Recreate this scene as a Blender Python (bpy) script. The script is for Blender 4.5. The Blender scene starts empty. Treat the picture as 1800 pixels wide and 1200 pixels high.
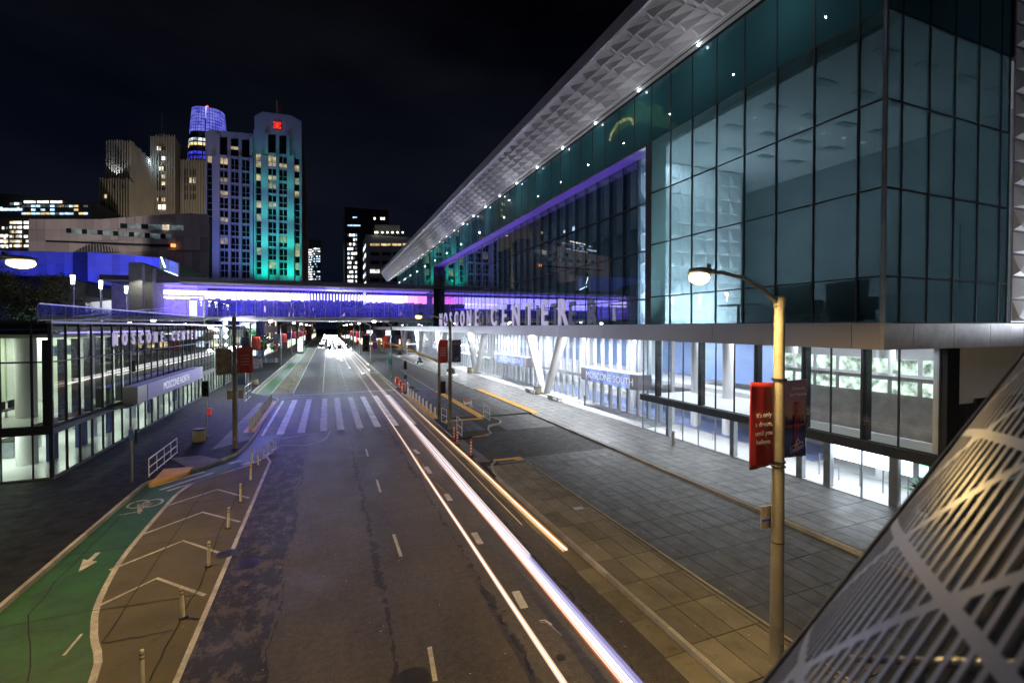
import bpy, bmesh, math, random
from mathutils import Vector, Matrix, noise
random.seed(7)
C = bpy.context.scene
COL = C.collection
R = math.radians

# ------------------------------------------------------------------ camera, sky, added fill sun, exposure
H = 8.6                                   # eye height on the footbridge
YAW, PITCH, FPX = R(21.7), R(-0.9), 815.0
cam_d = bpy.data.cameras.new('camera')
cam = bpy.data.objects.new('camera', cam_d); COL.objects.link(cam)
cam.location = (0, 0, H)
cam.rotation_euler = (R(90) + PITCH, 0, -YAW)
cam_d.sensor_width = 36.0
cam_d.lens = 36.0 * FPX / 1800.0
cam_d.shift_y = -12.2 / 1800.0
cam_d.clip_start = 0.05; cam_d.clip_end = 3000
cam_d.dof.use_dof = True; cam_d.dof.focus_distance = 40.0; cam_d.dof.aperture_fstop = 1.5
C.camera = cam

W = bpy.data.worlds.new('World'); C.world = W; W.use_nodes = True
nt = W.node_tree; nt.nodes.clear()
out = nt.nodes.new('ShaderNodeOutputWorld'); bg = nt.nodes.new('ShaderNodeBackground')
tc = nt.nodes.new('ShaderNodeTexCoord'); nz = nt.nodes.new('ShaderNodeTexNoise')
nz.inputs['Scale'].default_value = 2.2; nz.inputs['Detail'].default_value = 7
rp = nt.nodes.new('ShaderNodeValToRGB')
rp.color_ramp.elements[0].position = .38; rp.color_ramp.elements[0].color = (.0004, .0006, .0015, 1)
rp.color_ramp.elements[1].position = .75; rp.color_ramp.elements[1].color = (.0095, .0100, .0135, 1)
mp = nt.nodes.new('ShaderNodeMapping'); mp.inputs['Scale'].default_value = (1, 1, 2.6)
sx = nt.nodes.new('ShaderNodeSeparateXYZ')
gr = nt.nodes.new('ShaderNodeValToRGB')
gr.color_ramp.elements[0].position = .0; gr.color_ramp.elements[0].color = (.0030, .0048, .0125, 1)
gr.color_ramp.elements[1].position = .55; gr.color_ramp.elements[1].color = (.0002, .0002, .0006, 1)
ad = nt.nodes.new('ShaderNodeMix'); ad.data_type = 'RGBA'; ad.blend_type = 'ADD'; ad.inputs[0].default_value = .5
nt.links.new(tc.outputs['Generated'], mp.inputs[0]); nt.links.new(mp.outputs[0], nz.inputs['Vector'])
nt.links.new(nz.outputs[0], rp.inputs[0]); nt.links.new(tc.outputs['Generated'], sx.inputs[0])
nt.links.new(sx.outputs[2], gr.inputs[0])
nt.links.new(gr.outputs[0], ad.inputs[6]); nt.links.new(rp.outputs[0], ad.inputs[7])
nt.links.new(ad.outputs[2], bg.inputs[0]); bg.inputs[1].default_value = 0.9
nt.links.new(bg.outputs[0], out.inputs[0])

sd = bpy.data.lights.new('fill_sun', 'SUN'); sd.energy = 0.085; sd.angle = R(20); sd.color = (.90, .86, 1.0)  # no visible moon; soft fill added to lift the dark facades
fill_sun = bpy.data.objects.new('fill_sun', sd); COL.objects.link(fill_sun)
fill_sun.rotation_euler = (R(60), 0, R(-28))

V = C.view_settings
V.view_transform = 'Standard'; V.look = 'None'; V.exposure = 0; V.gamma = 1; V.use_curve_mapping = False
cy = C.cycles
cy.use_denoising = True
cy.max_bounces = 7; cy.diffuse_bounces = 3; cy.glossy_bounces = 3; cy.transmission_bounces = 4
cy.transparent_max_bounces = 24; cy.sample_clamp_indirect = 4.0
cy.caustics_reflective = False; cy.caustics_refractive = False

# ------------------------------------------------------------------ measuring helpers (photograph pixel -> point in the street)
Fv = Vector((math.sin(YAW)*math.cos(PITCH), math.cos(YAW)*math.cos(PITCH), math.sin(PITCH)))
Rv = Vector((math.cos(YAW), -math.sin(YAW), 0)); Uv = Rv.cross(Fv)
EYE = Vector((0, 0, H))
def ray(u, v): return Fv + Rv*((u-900)/FPX) + Uv*((587.8-v)/FPX)
def G(u, v, z=0.0):
    d = ray(u, v); t = (z-H)/d.z; p = EYE + d*t; return (p.x, p.y)
def PX(u, v, X):
    d = ray(u, v); p = EYE + d*(X/d.x); return (p.y, p.z)
def PY(u, v, Y):
    d = ray(u, v); p = EYE + d*(Y/d.y); return (p.x, p.z)

# ------------------------------------------------------------------ materials
def newmat(name):
    m = bpy.data.materials.new(name); m.use_nodes = True
    return m, m.node_tree, m.node_tree.nodes['Principled BSDF']
def pos(nt_, scale=(1, 1, 1)):
    g = nt_.nodes.new('ShaderNodeNewGeometry'); m = nt_.nodes.new('ShaderNodeMapping')
    m.inputs['Scale'].default_value = scale; nt_.links.new(g.outputs['Position'], m.inputs[0]); return m.outputs[0]
def nse(nt_, sc, detail=6, vec=None, rough=.6):
    n = nt_.nodes.new('ShaderNodeTexNoise'); n.inputs['Scale'].default_value = sc
    n.inputs['Detail'].default_value = detail; n.inputs['Roughness'].default_value = rough
    nt_.links.new(vec if vec is not None else pos(nt_), n.inputs['Vector']); return n.outputs[0]
def ramp(nt_, src, p0, c0, p1, c1):
    r = nt_.nodes.new('ShaderNodeValToRGB'); e = r.color_ramp.elements
    e[0].position, e[0].color = p0, (*c0, 1); e[1].position, e[1].color = p1, (*c1, 1)
    nt_.links.new(src, r.inputs[0]); return r.outputs[0]
def mixc(nt_, fac, a, b, mode='MIX'):
    m = nt_.nodes.new('ShaderNodeMix'); m.data_type = 'RGBA'; m.blend_type = mode
    for k, s in ((0, fac), (6, a), (7, b)):
        if isinstance(s, (int, float)): m.inputs[k].default_value = s
        elif isinstance(s, tuple): m.inputs[k].default_value = (*s, 1)
        else: nt_.links.new(s, m.inputs[k])
    return m.outputs[2]
def mth(nt_, op, a, b=None, clamp=False):
    m = nt_.nodes.new('ShaderNodeMath'); m.operation = op; m.use_clamp = clamp
    for k, s in ((0, a), (1, b)):
        if s is None: continue
        if isinstance(s, (int, float)): m.inputs[k].default_value = s
        else: nt_.links.new(s, m.inputs[k])
    return m.outputs[0]
def bump(nt_, b, src, st=.3, dist=.02):
    n = nt_.nodes.new('ShaderNodeBump'); n.inputs['Strength'].default_value = st; n.inputs['Distance'].default_value = dist
    nt_.links.new(src, n.inputs['Height']); nt_.links.new(n.outputs[0], b.inputs['Normal'])
def plain(name, col, rough=.5, metal=0, var=.25, sc=1.5, bmp=0):
    m, t, b = newmat(name)
    n = nse(t, sc)
    lo = tuple(c*(1-var) for c in col); hi = tuple(min(1, c*(1+var)) for c in col)
    t.links.new(ramp(t, n, .3, lo, .7, hi), b.inputs['Base Color'])
    b.inputs['Roughness'].default_value = rough; b.inputs['Metallic'].default_value = metal
    if bmp: bump(t, b, nse(t, 40), bmp, .01)
    return m
def emit(name, col, st, var=0):
    m, t, b = newmat(name)
    b.inputs['Base Color'].default_value = (*[c*.3 for c in col], 1)
    b.inputs['Emission Color'].default_value = (*col, 1); b.inputs['Emission Strength'].default_value = st
    if var:
        n = nse(t, var[0] if isinstance(var, tuple) else var, 3)
        t.links.new(mth(t, 'MULTIPLY', ramp(t, n, .35, (.15,)*3, .65, (1.6,)*3), st), b.inputs['Emission Strength'])
    return m
def strand(name, col, st):
    '''glowing gas-like strand: brightest through its core, fading to clear at its rim'''
    m = bpy.data.materials.new(name); m.use_nodes = True; t = m.node_tree; t.nodes.clear()
    o = t.nodes.new('ShaderNodeOutputMaterial'); e = t.nodes.new('ShaderNodeEmission'); e.inputs[0].default_value = (*col, 1)
    e.inputs[1].default_value = st
    tr = t.nodes.new('ShaderNodeBsdfTransparent'); lw = t.nodes.new('ShaderNodeLayerWeight'); lw.inputs[0].default_value = .5
    k = mth(t, 'MULTIPLY', mth(t, 'POWER', mth(t, 'SUBTRACT', 1.0, lw.outputs['Facing']), 1.6), mth(t, 'ADD', .5, mth(t, 'MULTIPLY', nse(t, 1.0, 5, pos(t, (9, .6, 9))), .9)), True)
    mx = t.nodes.new('ShaderNodeMixShader'); t.links.new(k, mx.inputs[0]); t.links.new(tr.outputs[0], mx.inputs[1]); t.links.new(e.outputs[0], mx.inputs[2])
    t.links.new(mx.outputs[0], o.inputs[0]); return m
def glass(name, tint, refl=1.0, film=0.0, filmcol=(.1, .2, .2), rough=.012, base=.03, trans=False):
    m = bpy.data.materials.new(name); m.use_nodes = True; t = m.node_tree; t.nodes.clear()
    o = t.nodes.new('ShaderNodeOutputMaterial')
    tr = t.nodes.new('ShaderNodeBsdfTransparent'); tr.inputs[0].default_value = (*tint, 1)
    gl = t.nodes.new('ShaderNodeBsdfAnisotropic'); gl.inputs['Roughness'].default_value = rough
    fr = t.nodes.new('ShaderNodeLayerWeight'); fr.inputs[0].default_value = .5
    f = mth(t, 'ADD', mth(t, 'MULTIPLY', mth(t, 'POWER', fr.outputs['Facing'], 3.6), refl), base, True)
    body = tr.outputs[0]
    if film:
        df = t.nodes.new('ShaderNodeBsdfTranslucent' if trans else 'ShaderNodeBsdfDiffuse'); df.inputs[0].default_value = (*filmcol, 1)
        mx = t.nodes.new('ShaderNodeMixShader'); mx.inputs[0].default_value = film
        t.links.new(body, mx.inputs[1]); t.links.new(df.outputs[0], mx.inputs[2]); body = mx.outputs[0]
    m2 = t.nodes.new('ShaderNodeMixShader'); t.links.new(f, m2.inputs[0])
    # slight waviness of toughened panes
    bn = t.nodes.new('ShaderNodeBump'); bn.inputs['Strength'].default_value = .05; bn.inputs['Distance'].default_value = .02
    t.links.new(nse(t, .9, 2), bn.inputs['Height']); t.links.new(bn.outputs[0], gl.inputs['Normal'])
    t.links.new(body, m2.inputs[1]); t.links.new(gl.outputs[0], m2.inputs[2]); t.links.new(m2.outputs[0], o.inputs[0])
    return m

def asphalt():
    m, t, b = newmat('asphalt')
    g = t.nodes.new('ShaderNodeNewGeometry'); s = t.nodes.new('ShaderNodeSeparateXYZ'); t.links.new(g.outputs['Position'], s.inputs[0])
    X, Y = s.outputs[0], s.outputs[1]
    fine = nse(t, 26, 5, None, .75); big = nse(t, .35, 5, pos(t, (1, .4, 1)))
    col = ramp(t, big, .3, (.052, .045, .036), .72, (.112, .096, .076))
    col = mixc(t, .8, col, ramp(t, fine, .3, (.2,)*3, .72, (1.7,)*3), 'MULTIPLY')
    mid = nse(t, 5.0, 9, None, .8)
    col = mixc(t, .7, col, ramp(t, mid, .32, (.35,)*3, .66, (1.35,)*3), 'MULTIPLY')
    # worn seal coat along the left lane edge
    edge = mth(t, 'ADD', X, mth(t, 'MULTIPLY', nse(t, .25, 3), 1.2))
    inl = mth(t, 'LESS_THAN', edge, -.9)
    patch = ramp(t, nse(t, 1.5, 10, pos(t, (1.3, .8, 1)), .8), .50, (0,)*3, .545, (1,)*3)
    pm = mth(t, 'MULTIPLY', inl, patch)
    col = mixc(t, mth(t, 'MULTIPLY', inl, .9), col, (.013, .013, .018))
    col = mixc(t, mth(t, 'MULTIPLY', pm, .9), col, (.085, .068, .055))
    # tar seams along the lane joints
    for xc, w in ((1.6, .10), (4.78, .13), (-1.45, .05), (7.2, .05)):
        dx = mth(t, 'ABSOLUTE', mth(t, 'SUBTRACT', mth(t, 'ADD', X, mth(t, 'MULTIPLY', mth(t, 'SUBTRACT', nse(t, .5, 5), .5), .9)), xc))
        ww = mth(t, 'MULTIPLY', mth(t, 'MULTIPLY', ramp(t, nse(t, 2.2, 6, None, .75), .42, (0,)*3, .62, (1,)*3), ramp(t, nse(t, .16, 2), .4, (.15,)*3, .6, (1,)*3)), w*3.0)
        k = mth(t, 'LESS_THAN', dx, ww)
        col = mixc(t, mth(t, 'MULTIPLY', k, .8), col, (.012, .011, .011))
    # oil stains
    st = ramp(t, nse(t, 1.1, 4, pos(t, (1.6, .8, 1))), .70, (0,)*3, .76, (1,)*3)
    col = mixc(t, mth(t, 'MULTIPLY', st, .55), col, (.015, .014, .013))
    t.links.new(col, b.inputs['Base Color'])
    t.links.new(ramp(t, nse(t, .5, 5), .3, (.55,)*3, .7, (.70,)*3), b.inputs['Roughness'])
    b.inputs['Specular IOR Level'].default_value = .22
    bump(t, b, mth(t, 'ADD', fine, mth(t, 'MULTIPLY', nse(t, .8, 4, pos(t, (.3, 1.4, 1))), 1.6)), .75, .03)
    return m
def concrete(name, lo, hi, rough=.75, stain=(.02, .018, .015), sc=.9, st_amt=.5, spec=.3):
    m, t, b = newmat(name)
    col = ramp(t, nse(t, sc, 7), .3, lo, .7, hi)
    col = mixc(t, .5, col, ramp(t, nse(t, 45, 4), .25, (.45,)*3, .75, (1.35,)*3), 'MULTIPLY')
    s = ramp(t, nse(t, 1.7, 7, None, .7), .56, (0,)*3, .72, (1,)*3)
    col = mixc(t, mth(t, 'MULTIPLY', s, st_amt), col, stain)
    gum = nt_v = t.nodes.new('ShaderNodeTexVoronoi'); nt_v.inputs['Scale'].default_value = 1.3
    t.links.new(pos(t), nt_v.inputs['Vector'])
    dots = mth(t, 'LESS_THAN', gum.outputs['Distance'], .03)
    col = mixc(t, mth(t, 'MULTIPLY', dots, .8), col, tuple(min(1, h*3) for h in hi))
    # each slab set a shade apart
    oi = t.nodes.new('ShaderNodeObjectInfo')
    col = mixc(t, .6, col, ramp(t, oi.outputs['Random'], 0, (.50,)*3, 1, (1.2,)*3), 'MULTIPLY')
    t.links.new(col, b.inputs['Base Color']); b.inputs['Specular IOR Level'].default_value = spec
    t.links.new(ramp(t, nse(t, 2, 4), .3, (rough-.15,)*3, .7, (rough+.1,)*3), b.inputs['Roughness'])
    bump(t, b, nse(t, 60, 4), .35, .008)
    return m
def paint(name, col, wear=.5):
    m, t, b = newmat(name)
    k = ramp(t, nse(t, 5, 9, None, .8), .40, (0,)*3, .50, (1,)*3)
    c = mixc(t, .4, ramp(t, nse(t, .9, 8, None, .75), .36, tuple(x*.42 for x in col), .62, col), ramp(t, nse(t, 50, 3), .3, (.6,)*3, .7, (1.15,)*3), 'MULTIPLY')
    c = mixc(t, k, tuple(x*.45+.02 for x in col), c) if wear else c
    t.links.new(c, b.inputs['Base Color']); b.inputs['Roughness'].default_value = .6
    return m

M = {}
M['asphalt'] = asphalt()
M['ground'] = concrete('ground_dark', (.02, .02, .02), (.04, .04, .04))
M['slab'] = concrete('island_slab', (.13, .115, .085), (.22, .20, .15))
M['slab_dark'] = concrete('driveway_slab', (.032, .031, .030), (.074, .070, .066), rough=.6, spec=.4, st_amt=.6)
M['slab_grey'] = concrete('plaza_slab', (.055, .055, .056), (.125, .123, .12), rough=.5, spec=.5, st_amt=.6)
M['granite'] = concrete('polished_apron', (.42, .42, .42), (.58, .58, .58), rough=.35, st_amt=.15, spec=.5)
M['joint'] = plain('joint_sand', (.012, .011, .010), .9)
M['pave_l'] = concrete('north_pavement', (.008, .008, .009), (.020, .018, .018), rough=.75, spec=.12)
M['ramp_l'] = concrete('ramp_concrete', (.10, .10, .11), (.16, .155, .16))
M['kerb'] = concrete('kerb_concrete', (.26, .25, .22), (.42, .40, .36), st_amt=.35)
M['gutter'] = concrete('gutter_concrete', (.13, .115, .08), (.20, .18, .13), st_amt=.6)
M['buffer'] = concrete('buffer_concrete', (.095, .083, .048), (.160, .138, .082), sc=.5, st_amt=.45)
M['green'] = paint('green_lane_paint', (.012, .105, .008), 1)
M['white'] = paint('road_paint_white', (.62, .60, .55))
M['whitec'] = paint('crosswalk_paint', (.80, .80, .82))
M['yellow'] = paint('yellow_paint', (.62, .38, .05))
M['tactile'] = plain('tactile_yellow', (.62, .33, .05), .6, var=.15)
M['castiron'] = plain('cast_iron', (.03, .03, .032), .6, .3, bmp=.5)
M['crack'] = plain('crack_tar', (.006, .006, .006), .8)
M['alu'] = plain('aluminium_panel', (.36, .34, .38), .38, .25, var=.06, sc=.4)
M['soffit_w'] = plain('soffit_white', (.72, .72, .73), .5, var=.04)
M['scale'] = plain('soffit_scale', (.62, .61, .62), .5, var=.06)
M['mull'] = plain('mullion_dark', (.020, .024, .030), .6, .1)
M['mull_l'] = plain('mullion_grey', (.32, .34, .38), .35, .6)
M['black'] = plain('black_metal', (.012, .012, .014), .45)
M['steel'] = plain('galvanised', (.42, .43, .44), .35, .85)
M['whitepaint'] = plain('white_steel', (.78, .78, .78), .4, var=.05)
M['pole'] = concrete('pole_concrete', (.13, .12, .10), (.24, .22, .17), rough=.7, st_amt=.4)
M['wall_w'] = plain('interior_white', (.78, .78, .80), .6, var=.04)
M['wall_g'] = plain('interior_green', (.66, .74, .58), .6, var=.06, sc=.3)
M['wall_b'] = plain('interior_blue', (.24, .34, .60), .6, var=.1, sc=.5)
M['floor_w'] = plain('interior_floor', (.66, .66, .66), .25, var=.05)
M['floor_b'] = plain('carpet_blue', (.20, .24, .42), .8)
M['door'] = plain('door_frame', (.34, .36, .40), .3, .7)
M['g_clear'] = glass('glass_clear', (.93, .95, .96), .45, base=.012)
M['g_north'] = glass('glass_north', (.92, .96, .94), .75, base=.03)
M['g_teal'] = glass('glass_teal', (.52, .63, .67), .6, .46, (.13, .20, .205), base=.06, trans=True)
M['g_band'] = glass('glass_spandrel', (.02, .03, .03), .7, .85, (.05, .17, .19), base=.06)
M['g_rec'] = glass('glass_recess', (.66, .76, .84), 1.1, .22, (.12, .2, .27), base=.13, trans=True)
M['g_bridge'] = glass('glass_bridge', (.84, .84, .98), .6, .035, (.35, .35, 1.0), base=.03, trans=True)
M['g_rail'] = glass('glass_rail', (.78, .80, .92), 1.2, .06, (.3, .35, .6), base=.03)

# ------------------------------------------------------------------ object helpers
def link(o, parent=None):
    COL.objects.link(o)
    if parent is not None: o.parent = parent
    return o
def empty(name, label, cat, loc=(0, 0, 0), rz=0, group=None, kind=None):
    o = bpy.data.objects.new(name, None); o.empty_display_size = .3; link(o)
    o.location = loc; o.rotation_euler = (0, 0, rz)
    if kind: o['kind'] = kind
    if label: o['label'] = label
    if cat: o['category'] = cat
    if group: o['group'] = group
    return o
def tag(o, label=None, cat=None, group=None, kind=None):
    for k, v in (('label', label), ('category', cat), ('group', group), ('kind', kind)):
        if v: o[k] = v
    return o
class MB:
    def __init__(s): s.v = []; s.f = []; s.sm = False
    def add(s, vs, fs):
        n = len(s.v); s.v += [tuple(p) for p in vs]; s.f += [tuple(i+n for i in f) for f in fs]; return s
    def box(s, x0, y0, z0, x1, y1, z1):
        x0, x1 = min(x0, x1), max(x0, x1); y0, y1 = min(y0, y1), max(y0, y1); z0, z1 = min(z0, z1), max(z0, z1)
        return s.add([(x0,y0,z0),(x1,y0,z0),(x1,y1,z0),(x0,y1,z0),(x0,y0,z1),(x1,y0,z1),(x1,y1,z1),(x0,y1,z1)],
                     [(0,3,2,1),(4,5,6,7),(0,1,5,4),(1,2,6,5),(2,3,7,6),(3,0,4,7)])
    def quad(s, *p): return s.add(p, [tuple(range(len(p)))])
    def sheet(s, pts, z):  # flat polygon, up-facing
        a = sum(pts[i][0]*pts[(i+1) % len(pts)][1]-pts[(i+1) % len(pts)][0]*pts[i][1] for i in range(len(pts)))
        pts = pts if a > 0 else pts[::-1]
        return s.add([(x, y, z) for x, y in pts], [tuple(range(len(pts)))])
    def prism(s, pts, z0, z1):
        a = sum(pts[i][0]*pts[(i+1) % len(pts)][1]-pts[(i+1) % len(pts)][0]*pts[i][1] for i in range(len(pts)))
        pts = pts if a > 0 else pts[::-1]; n = len(pts)
        return s.add([(x, y, z0) for x, y in pts]+[(x, y, z1) for x, y in pts],
                     [tuple(range(n, 2*n)), tuple(range(n-1, -1, -1))]+[(i, (i+1) % n, (i+1) % n+n, i+n) for i in range(n)])
    def yprism(s, pts, y0, y1):   # outline in x,z pushed along y
        a = sum(pts[i][0]*pts[(i+1) % len(pts)][1]-pts[(i+1) % len(pts)][0]*pts[i][1] for i in range(len(pts)))
        pts = pts if a > 0 else pts[::-1]; n = len(pts); y0, y1 = min(y0, y1), max(y0, y1)
        return s.add([(x, y0, z) for x, z in pts]+[(x, y1, z) for x, z in pts],
                     [tuple(range(n)), tuple(range(2*n-1, n-1, -1))]+[((i+1) % n, i, i+n, (i+1) % n+n) for i in range(n)])
    def xprism(s, pts, x0, x1):   # outline in y,z pushed along x
        a = sum(pts[i][0]*pts[(i+1) % len(pts)][1]-pts[(i+1) % len(pts)][0]*pts[i][1] for i in range(len(pts)))
        pts = pts if a > 0 else pts[::-1]; n = len(pts); x0, x1 = min(x0, x1), max(x0, x1)
        return s.add([(x0, y, z) for y, z in pts]+[(x1, y, z) for y, z in pts],
                     [tuple(range(n-1, -1, -1)), tuple(range(n, 2*n))]+[(i, (i+1) % n, (i+1) % n+n, i+n) for i in range(n)])
    def tube(s, pts, r, n=10, cap=True):
        pts = [Vector(p) for p in pts]; rs = r if isinstance(r, (list, tuple)) else [r]*len(pts)
        base = len(s.v); prev = None
        for i, p in enumerate(pts):
            d = (pts[min(i+1, len(pts)-1)]-pts[max(i-1, 0)]).normalized()
            a = prev if prev is not None else (Vector((0, 0, 1)) if abs(d.z) < .9 else Vector((1, 0, 0)))
            a = (a-d*a.dot(d)).normalized(); prev = a; b = d.cross(a)
            for k in range(n):
                t = 2*math.pi*k/n; s.v.append(tuple(p+(a*math.cos(t)+b*math.sin(t))*rs[i]))
        for i in range(len(pts)-1):
            for k in range(n):
                k2 = (k+1) % n
                s.f.append((base+i*n+k, base+i*n+k2, base+(i+1)*n+k2, base+(i+1)*n+k))
        if cap:
            s.f.append(tuple(base+k for k in range(n-1, -1, -1))); e = base+(len(pts)-1)*n
            s.f.append(tuple(e+k for k in range(n)))
        s.sm = True; return s
    def ball(s, c, r, n=10, m=6, sc=(1, 1, 1)):
        base = len(s.v)
        for i in range(m+1):
            th = math.pi*i/m
            for k in range(n):
                ph = 2*math.pi*k/n
                s.v.append((c[0]+r*sc[0]*math.sin(th)*math.cos(ph), c[1]+r*sc[1]*math.sin(th)*math.sin(ph), c[2]+r*sc[2]*math.cos(th)))
        for i in range(m):
            for k in range(n):
                k2 = (k+1) % n
                s.f.append((base+i*n+k, base+(i+1)*n+k, base+(i+1)*n+k2, base+i*n+k2))
        s.sm = True; return s
    def disc(s, x, y, z, r, n=20, ry=None):
        ry = ry or r
        return s.sheet([(x+r*math.cos(2*math.pi*k/n), y+ry*math.sin(2*math.pi*k/n)) for k in range(n)], z)
    def mesh(s, name, m):
        me = bpy.data.meshes.new(name); me.from_pydata(s.v, [], s.f); me.materials.append(m)
        if s.sm:
            me.polygons.foreach_set('use_smooth', [True]*len(me.polygons)); me.update()
            try: me.set_sharp_from_angle(angle=R(40))
            except Exception: pass
        return me
    def build(s, name, m, parent=None):
        return link(bpy.data.objects.new(name, s.mesh(name, m)), parent)
_unit = {}
def box(name, m, parent, x0, y0, z0, x1, y1, z1):
    """a box that shares one unit mesh per material"""
    k = m.name
    if k not in _unit: _unit[k] = MB().box(-.5, -.5, -.5, .5, .5, .5).mesh('unit_'+k, m)
    o = bpy.data.objects.new(name, _unit[k])
    o.location = ((x0+x1)/2, (y0+y1)/2, (z0+z1)/2); o.scale = (abs(x1-x0), abs(y1-y0), abs(z1-z0))
    if parent is not None: o.location -= parent.location
    return link(o, parent)
def dup(root, loc, rz=None, label=None):
    r = root.copy(); COL.objects.link(r); r.location = loc
    if rz is not None: r.rotation_euler = (0, 0, rz)
    if label: r['label'] = label
    for ch in list(root.children):
        c = ch.copy(); COL.objects.link(c); c.parent = r
        for g in ch.children:
            d = g.copy(); COL.objects.link(d); d.parent = c
    return r
def lamp(kind, loc, power, col, parent=None, name='lamp_light', **kw):
    d = bpy.data.lights.new(name, kind); d.energy = power; d.color = col
    tgt = kw.pop('at', None)
    for k, v in kw.items(): setattr(d, k, v)
    o = link(bpy.data.objects.new(name, d), None); o.location = loc
    if tgt is not None: o.rotation_euler = (Vector(tgt)-Vector(loc)).to_track_quat('-Z', 'Y').to_euler()
    if parent is not None:
        o.parent = parent; o.location = Vector(loc)-parent.location
    return o
FACE = {'-X': ((0, -1, 0), (0, 0, 1), (-1, 0, 0)), '+X': ((0, 1, 0), (0, 0, 1), (1, 0, 0)), '-Y': ((1, 0, 0), (0, 0, 1), (0, -1, 0)), 'up': ((1, 0, 0), (0, 1, 0), (0, 0, 1))}
def text(name, body, size, m, loc, face, parent=None, ext=.0, wx=1.0, align='LEFT', bold=0.0, spacing=1.0):
    cu = bpy.data.curves.new(name, 'FONT'); cu.body = body; cu.size = size; cu.extrude = ext; cu.offset = bold
    cu.align_x = align; cu.resolution_u = 3; cu.space_character = spacing
    t = bpy.data.objects.new('t', cu); COL.objects.link(t)
    me = bpy.data.meshes.new_from_object(t); COL.objects.unlink(t); bpy.data.objects.remove(t)
    me.name = name; me.materials.clear(); me.materials.append(m)
    r, u, n = FACE[face]
    mat = Matrix(((r[0]*wx, u[0], n[0], 0), (r[1]*wx, u[1], n[1], 0), (r[2]*wx, u[2], n[2], 0), (0, 0, 0, 1)))
    me.transform(mat)
    o = bpy.data.objects.new(name, me); o.location = loc
    if parent is not None: o.location = Vector(loc)-parent.location
    return link(o, parent)
def wb(mb, name, m, parent=None):
    o = mb.build(name, m, parent)
    if parent is not None: o.location = -parent.location
    return o
def struct(name, mb, m, parent=None):
    o = wb(mb, name, m, parent)
    if parent is None: o['kind'] = 'structure'
    return o
def strip_pts(pts, w):
    L, Rr = [], []
    P = [Vector((p[0], p[1])) for p in pts]
    for i, p in enumerate(P):
        d = (P[min(i+1, len(P)-1)]-P[max(i-1, 0)]).normalized(); n = Vector((-d.y, d.x))
        L.append(p+n*w/2); Rr.append(p-n*w/2)
    return L, Rr
def strip(mb, pts, w, z):
    L, Rr = strip_pts(pts, w)
    for i in range(len(L)-1):
        mb.quad((*Rr[i], z), (*Rr[i+1], z), (*L[i+1], z), (*L[i], z))
    return mb
def smooth_path(pts, n=5):
    P = [Vector((p[0], p[1])) for p in pts]; o = []
    for i in range(len(P)-1):
        a, b, c, d = P[max(i-1, 0)], P[i], P[i+1], P[min(i+2, len(P)-1)]
        for k in range(n):
            t = k/n
            o.append(.5*((2*b)+(c-a)*t+(2*a-5*b+4*c-d)*t*t+(3*b-a-3*c+d)*t**3))
    o.append(P[-1]); return [(p.x, p.y) for p in o]

# ================================================================== THE SETTING: ground, road, pavements
struct('ground', MB().quad((-900, -60, -.03), (900, -60, -.03), (900, 2400, -.03), (-900, 2400, -.03)), M['ground'])
struct('road', MB().sheet([(-9.3, -30), (8.7, -30), (8.7, 900), (-9.3, 900)], 0), M['asphalt'])

LK = [(-9.2, -30), (-9.2, 28.5)] + smooth_path([(-9.2, 30.5), (-8.6, 31.8), (-7.5, 32.8), (-6.3, 34.3), (-5.55, 36.2), (-5.3, 39)], 4) + \
     [(-5.3, 60.0)] + smooth_path([(-5.3, 60.5), (-5.9, 62.5), (-7.4, 65.2), (-9.1, 68)], 3) + [(-9.1, 400)]
pav = empty('pavement', None, None, kind='structure')
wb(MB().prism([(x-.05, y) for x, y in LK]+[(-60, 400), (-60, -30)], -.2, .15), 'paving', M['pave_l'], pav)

def kerb_run(parent, pts, side, zt=.156, w=.17, piece=1.5, m=None, limit=170, ymax=140):
    """kerb stones laid along a path; side +1 puts the stone left of the line"""
    P = [Vector((p[0], p[1])) for p in pts]; rest = MB(); n = 0
    for i in range(len(P)-1):
        a, b = P[i], P[i+1]; L = (b-a).length
        if L < 1e-4: continue
        d = (b-a)/L; nn = Vector((-d.y, d.x))*side; k = max(1, round(L/piece)) if L > piece else 1
        for j in range(k):
            s, e = a+d*(L*j/k+.006), a+d*(L*(j+1)/k-.006)
            q = [s, e, e+nn*w, s+nn*w]
            lo = [(*c, -.1) for c in q]
            ins = nn*.025
            hi = [(*(s+ins), zt), (*(e+ins), zt), (*q[2], zt-.001), (*q[3], zt-.001)]
            fs = [(0, 3, 2, 1), (4, 5, 6, 7), (0, 1, 5, 4), (1, 2, 6, 5), (2, 3, 7, 6), (3, 0, 4, 7)]
            if side < 0: fs = [f[::-1] for f in fs]
            if n < limit and -1 < (s.y+e.y)/2 < ymax:
                wb(MB().add(lo+hi, fs), 'kerb_stone', m or M['kerb'], parent); n += 1
            else: rest.add(lo+hi, fs)
    if rest.f: tag(wb(rest, 'kerb_stones_far', m or M['kerb'], parent), kind='stuff')
kerb_run(pav, LK, +1)

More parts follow.
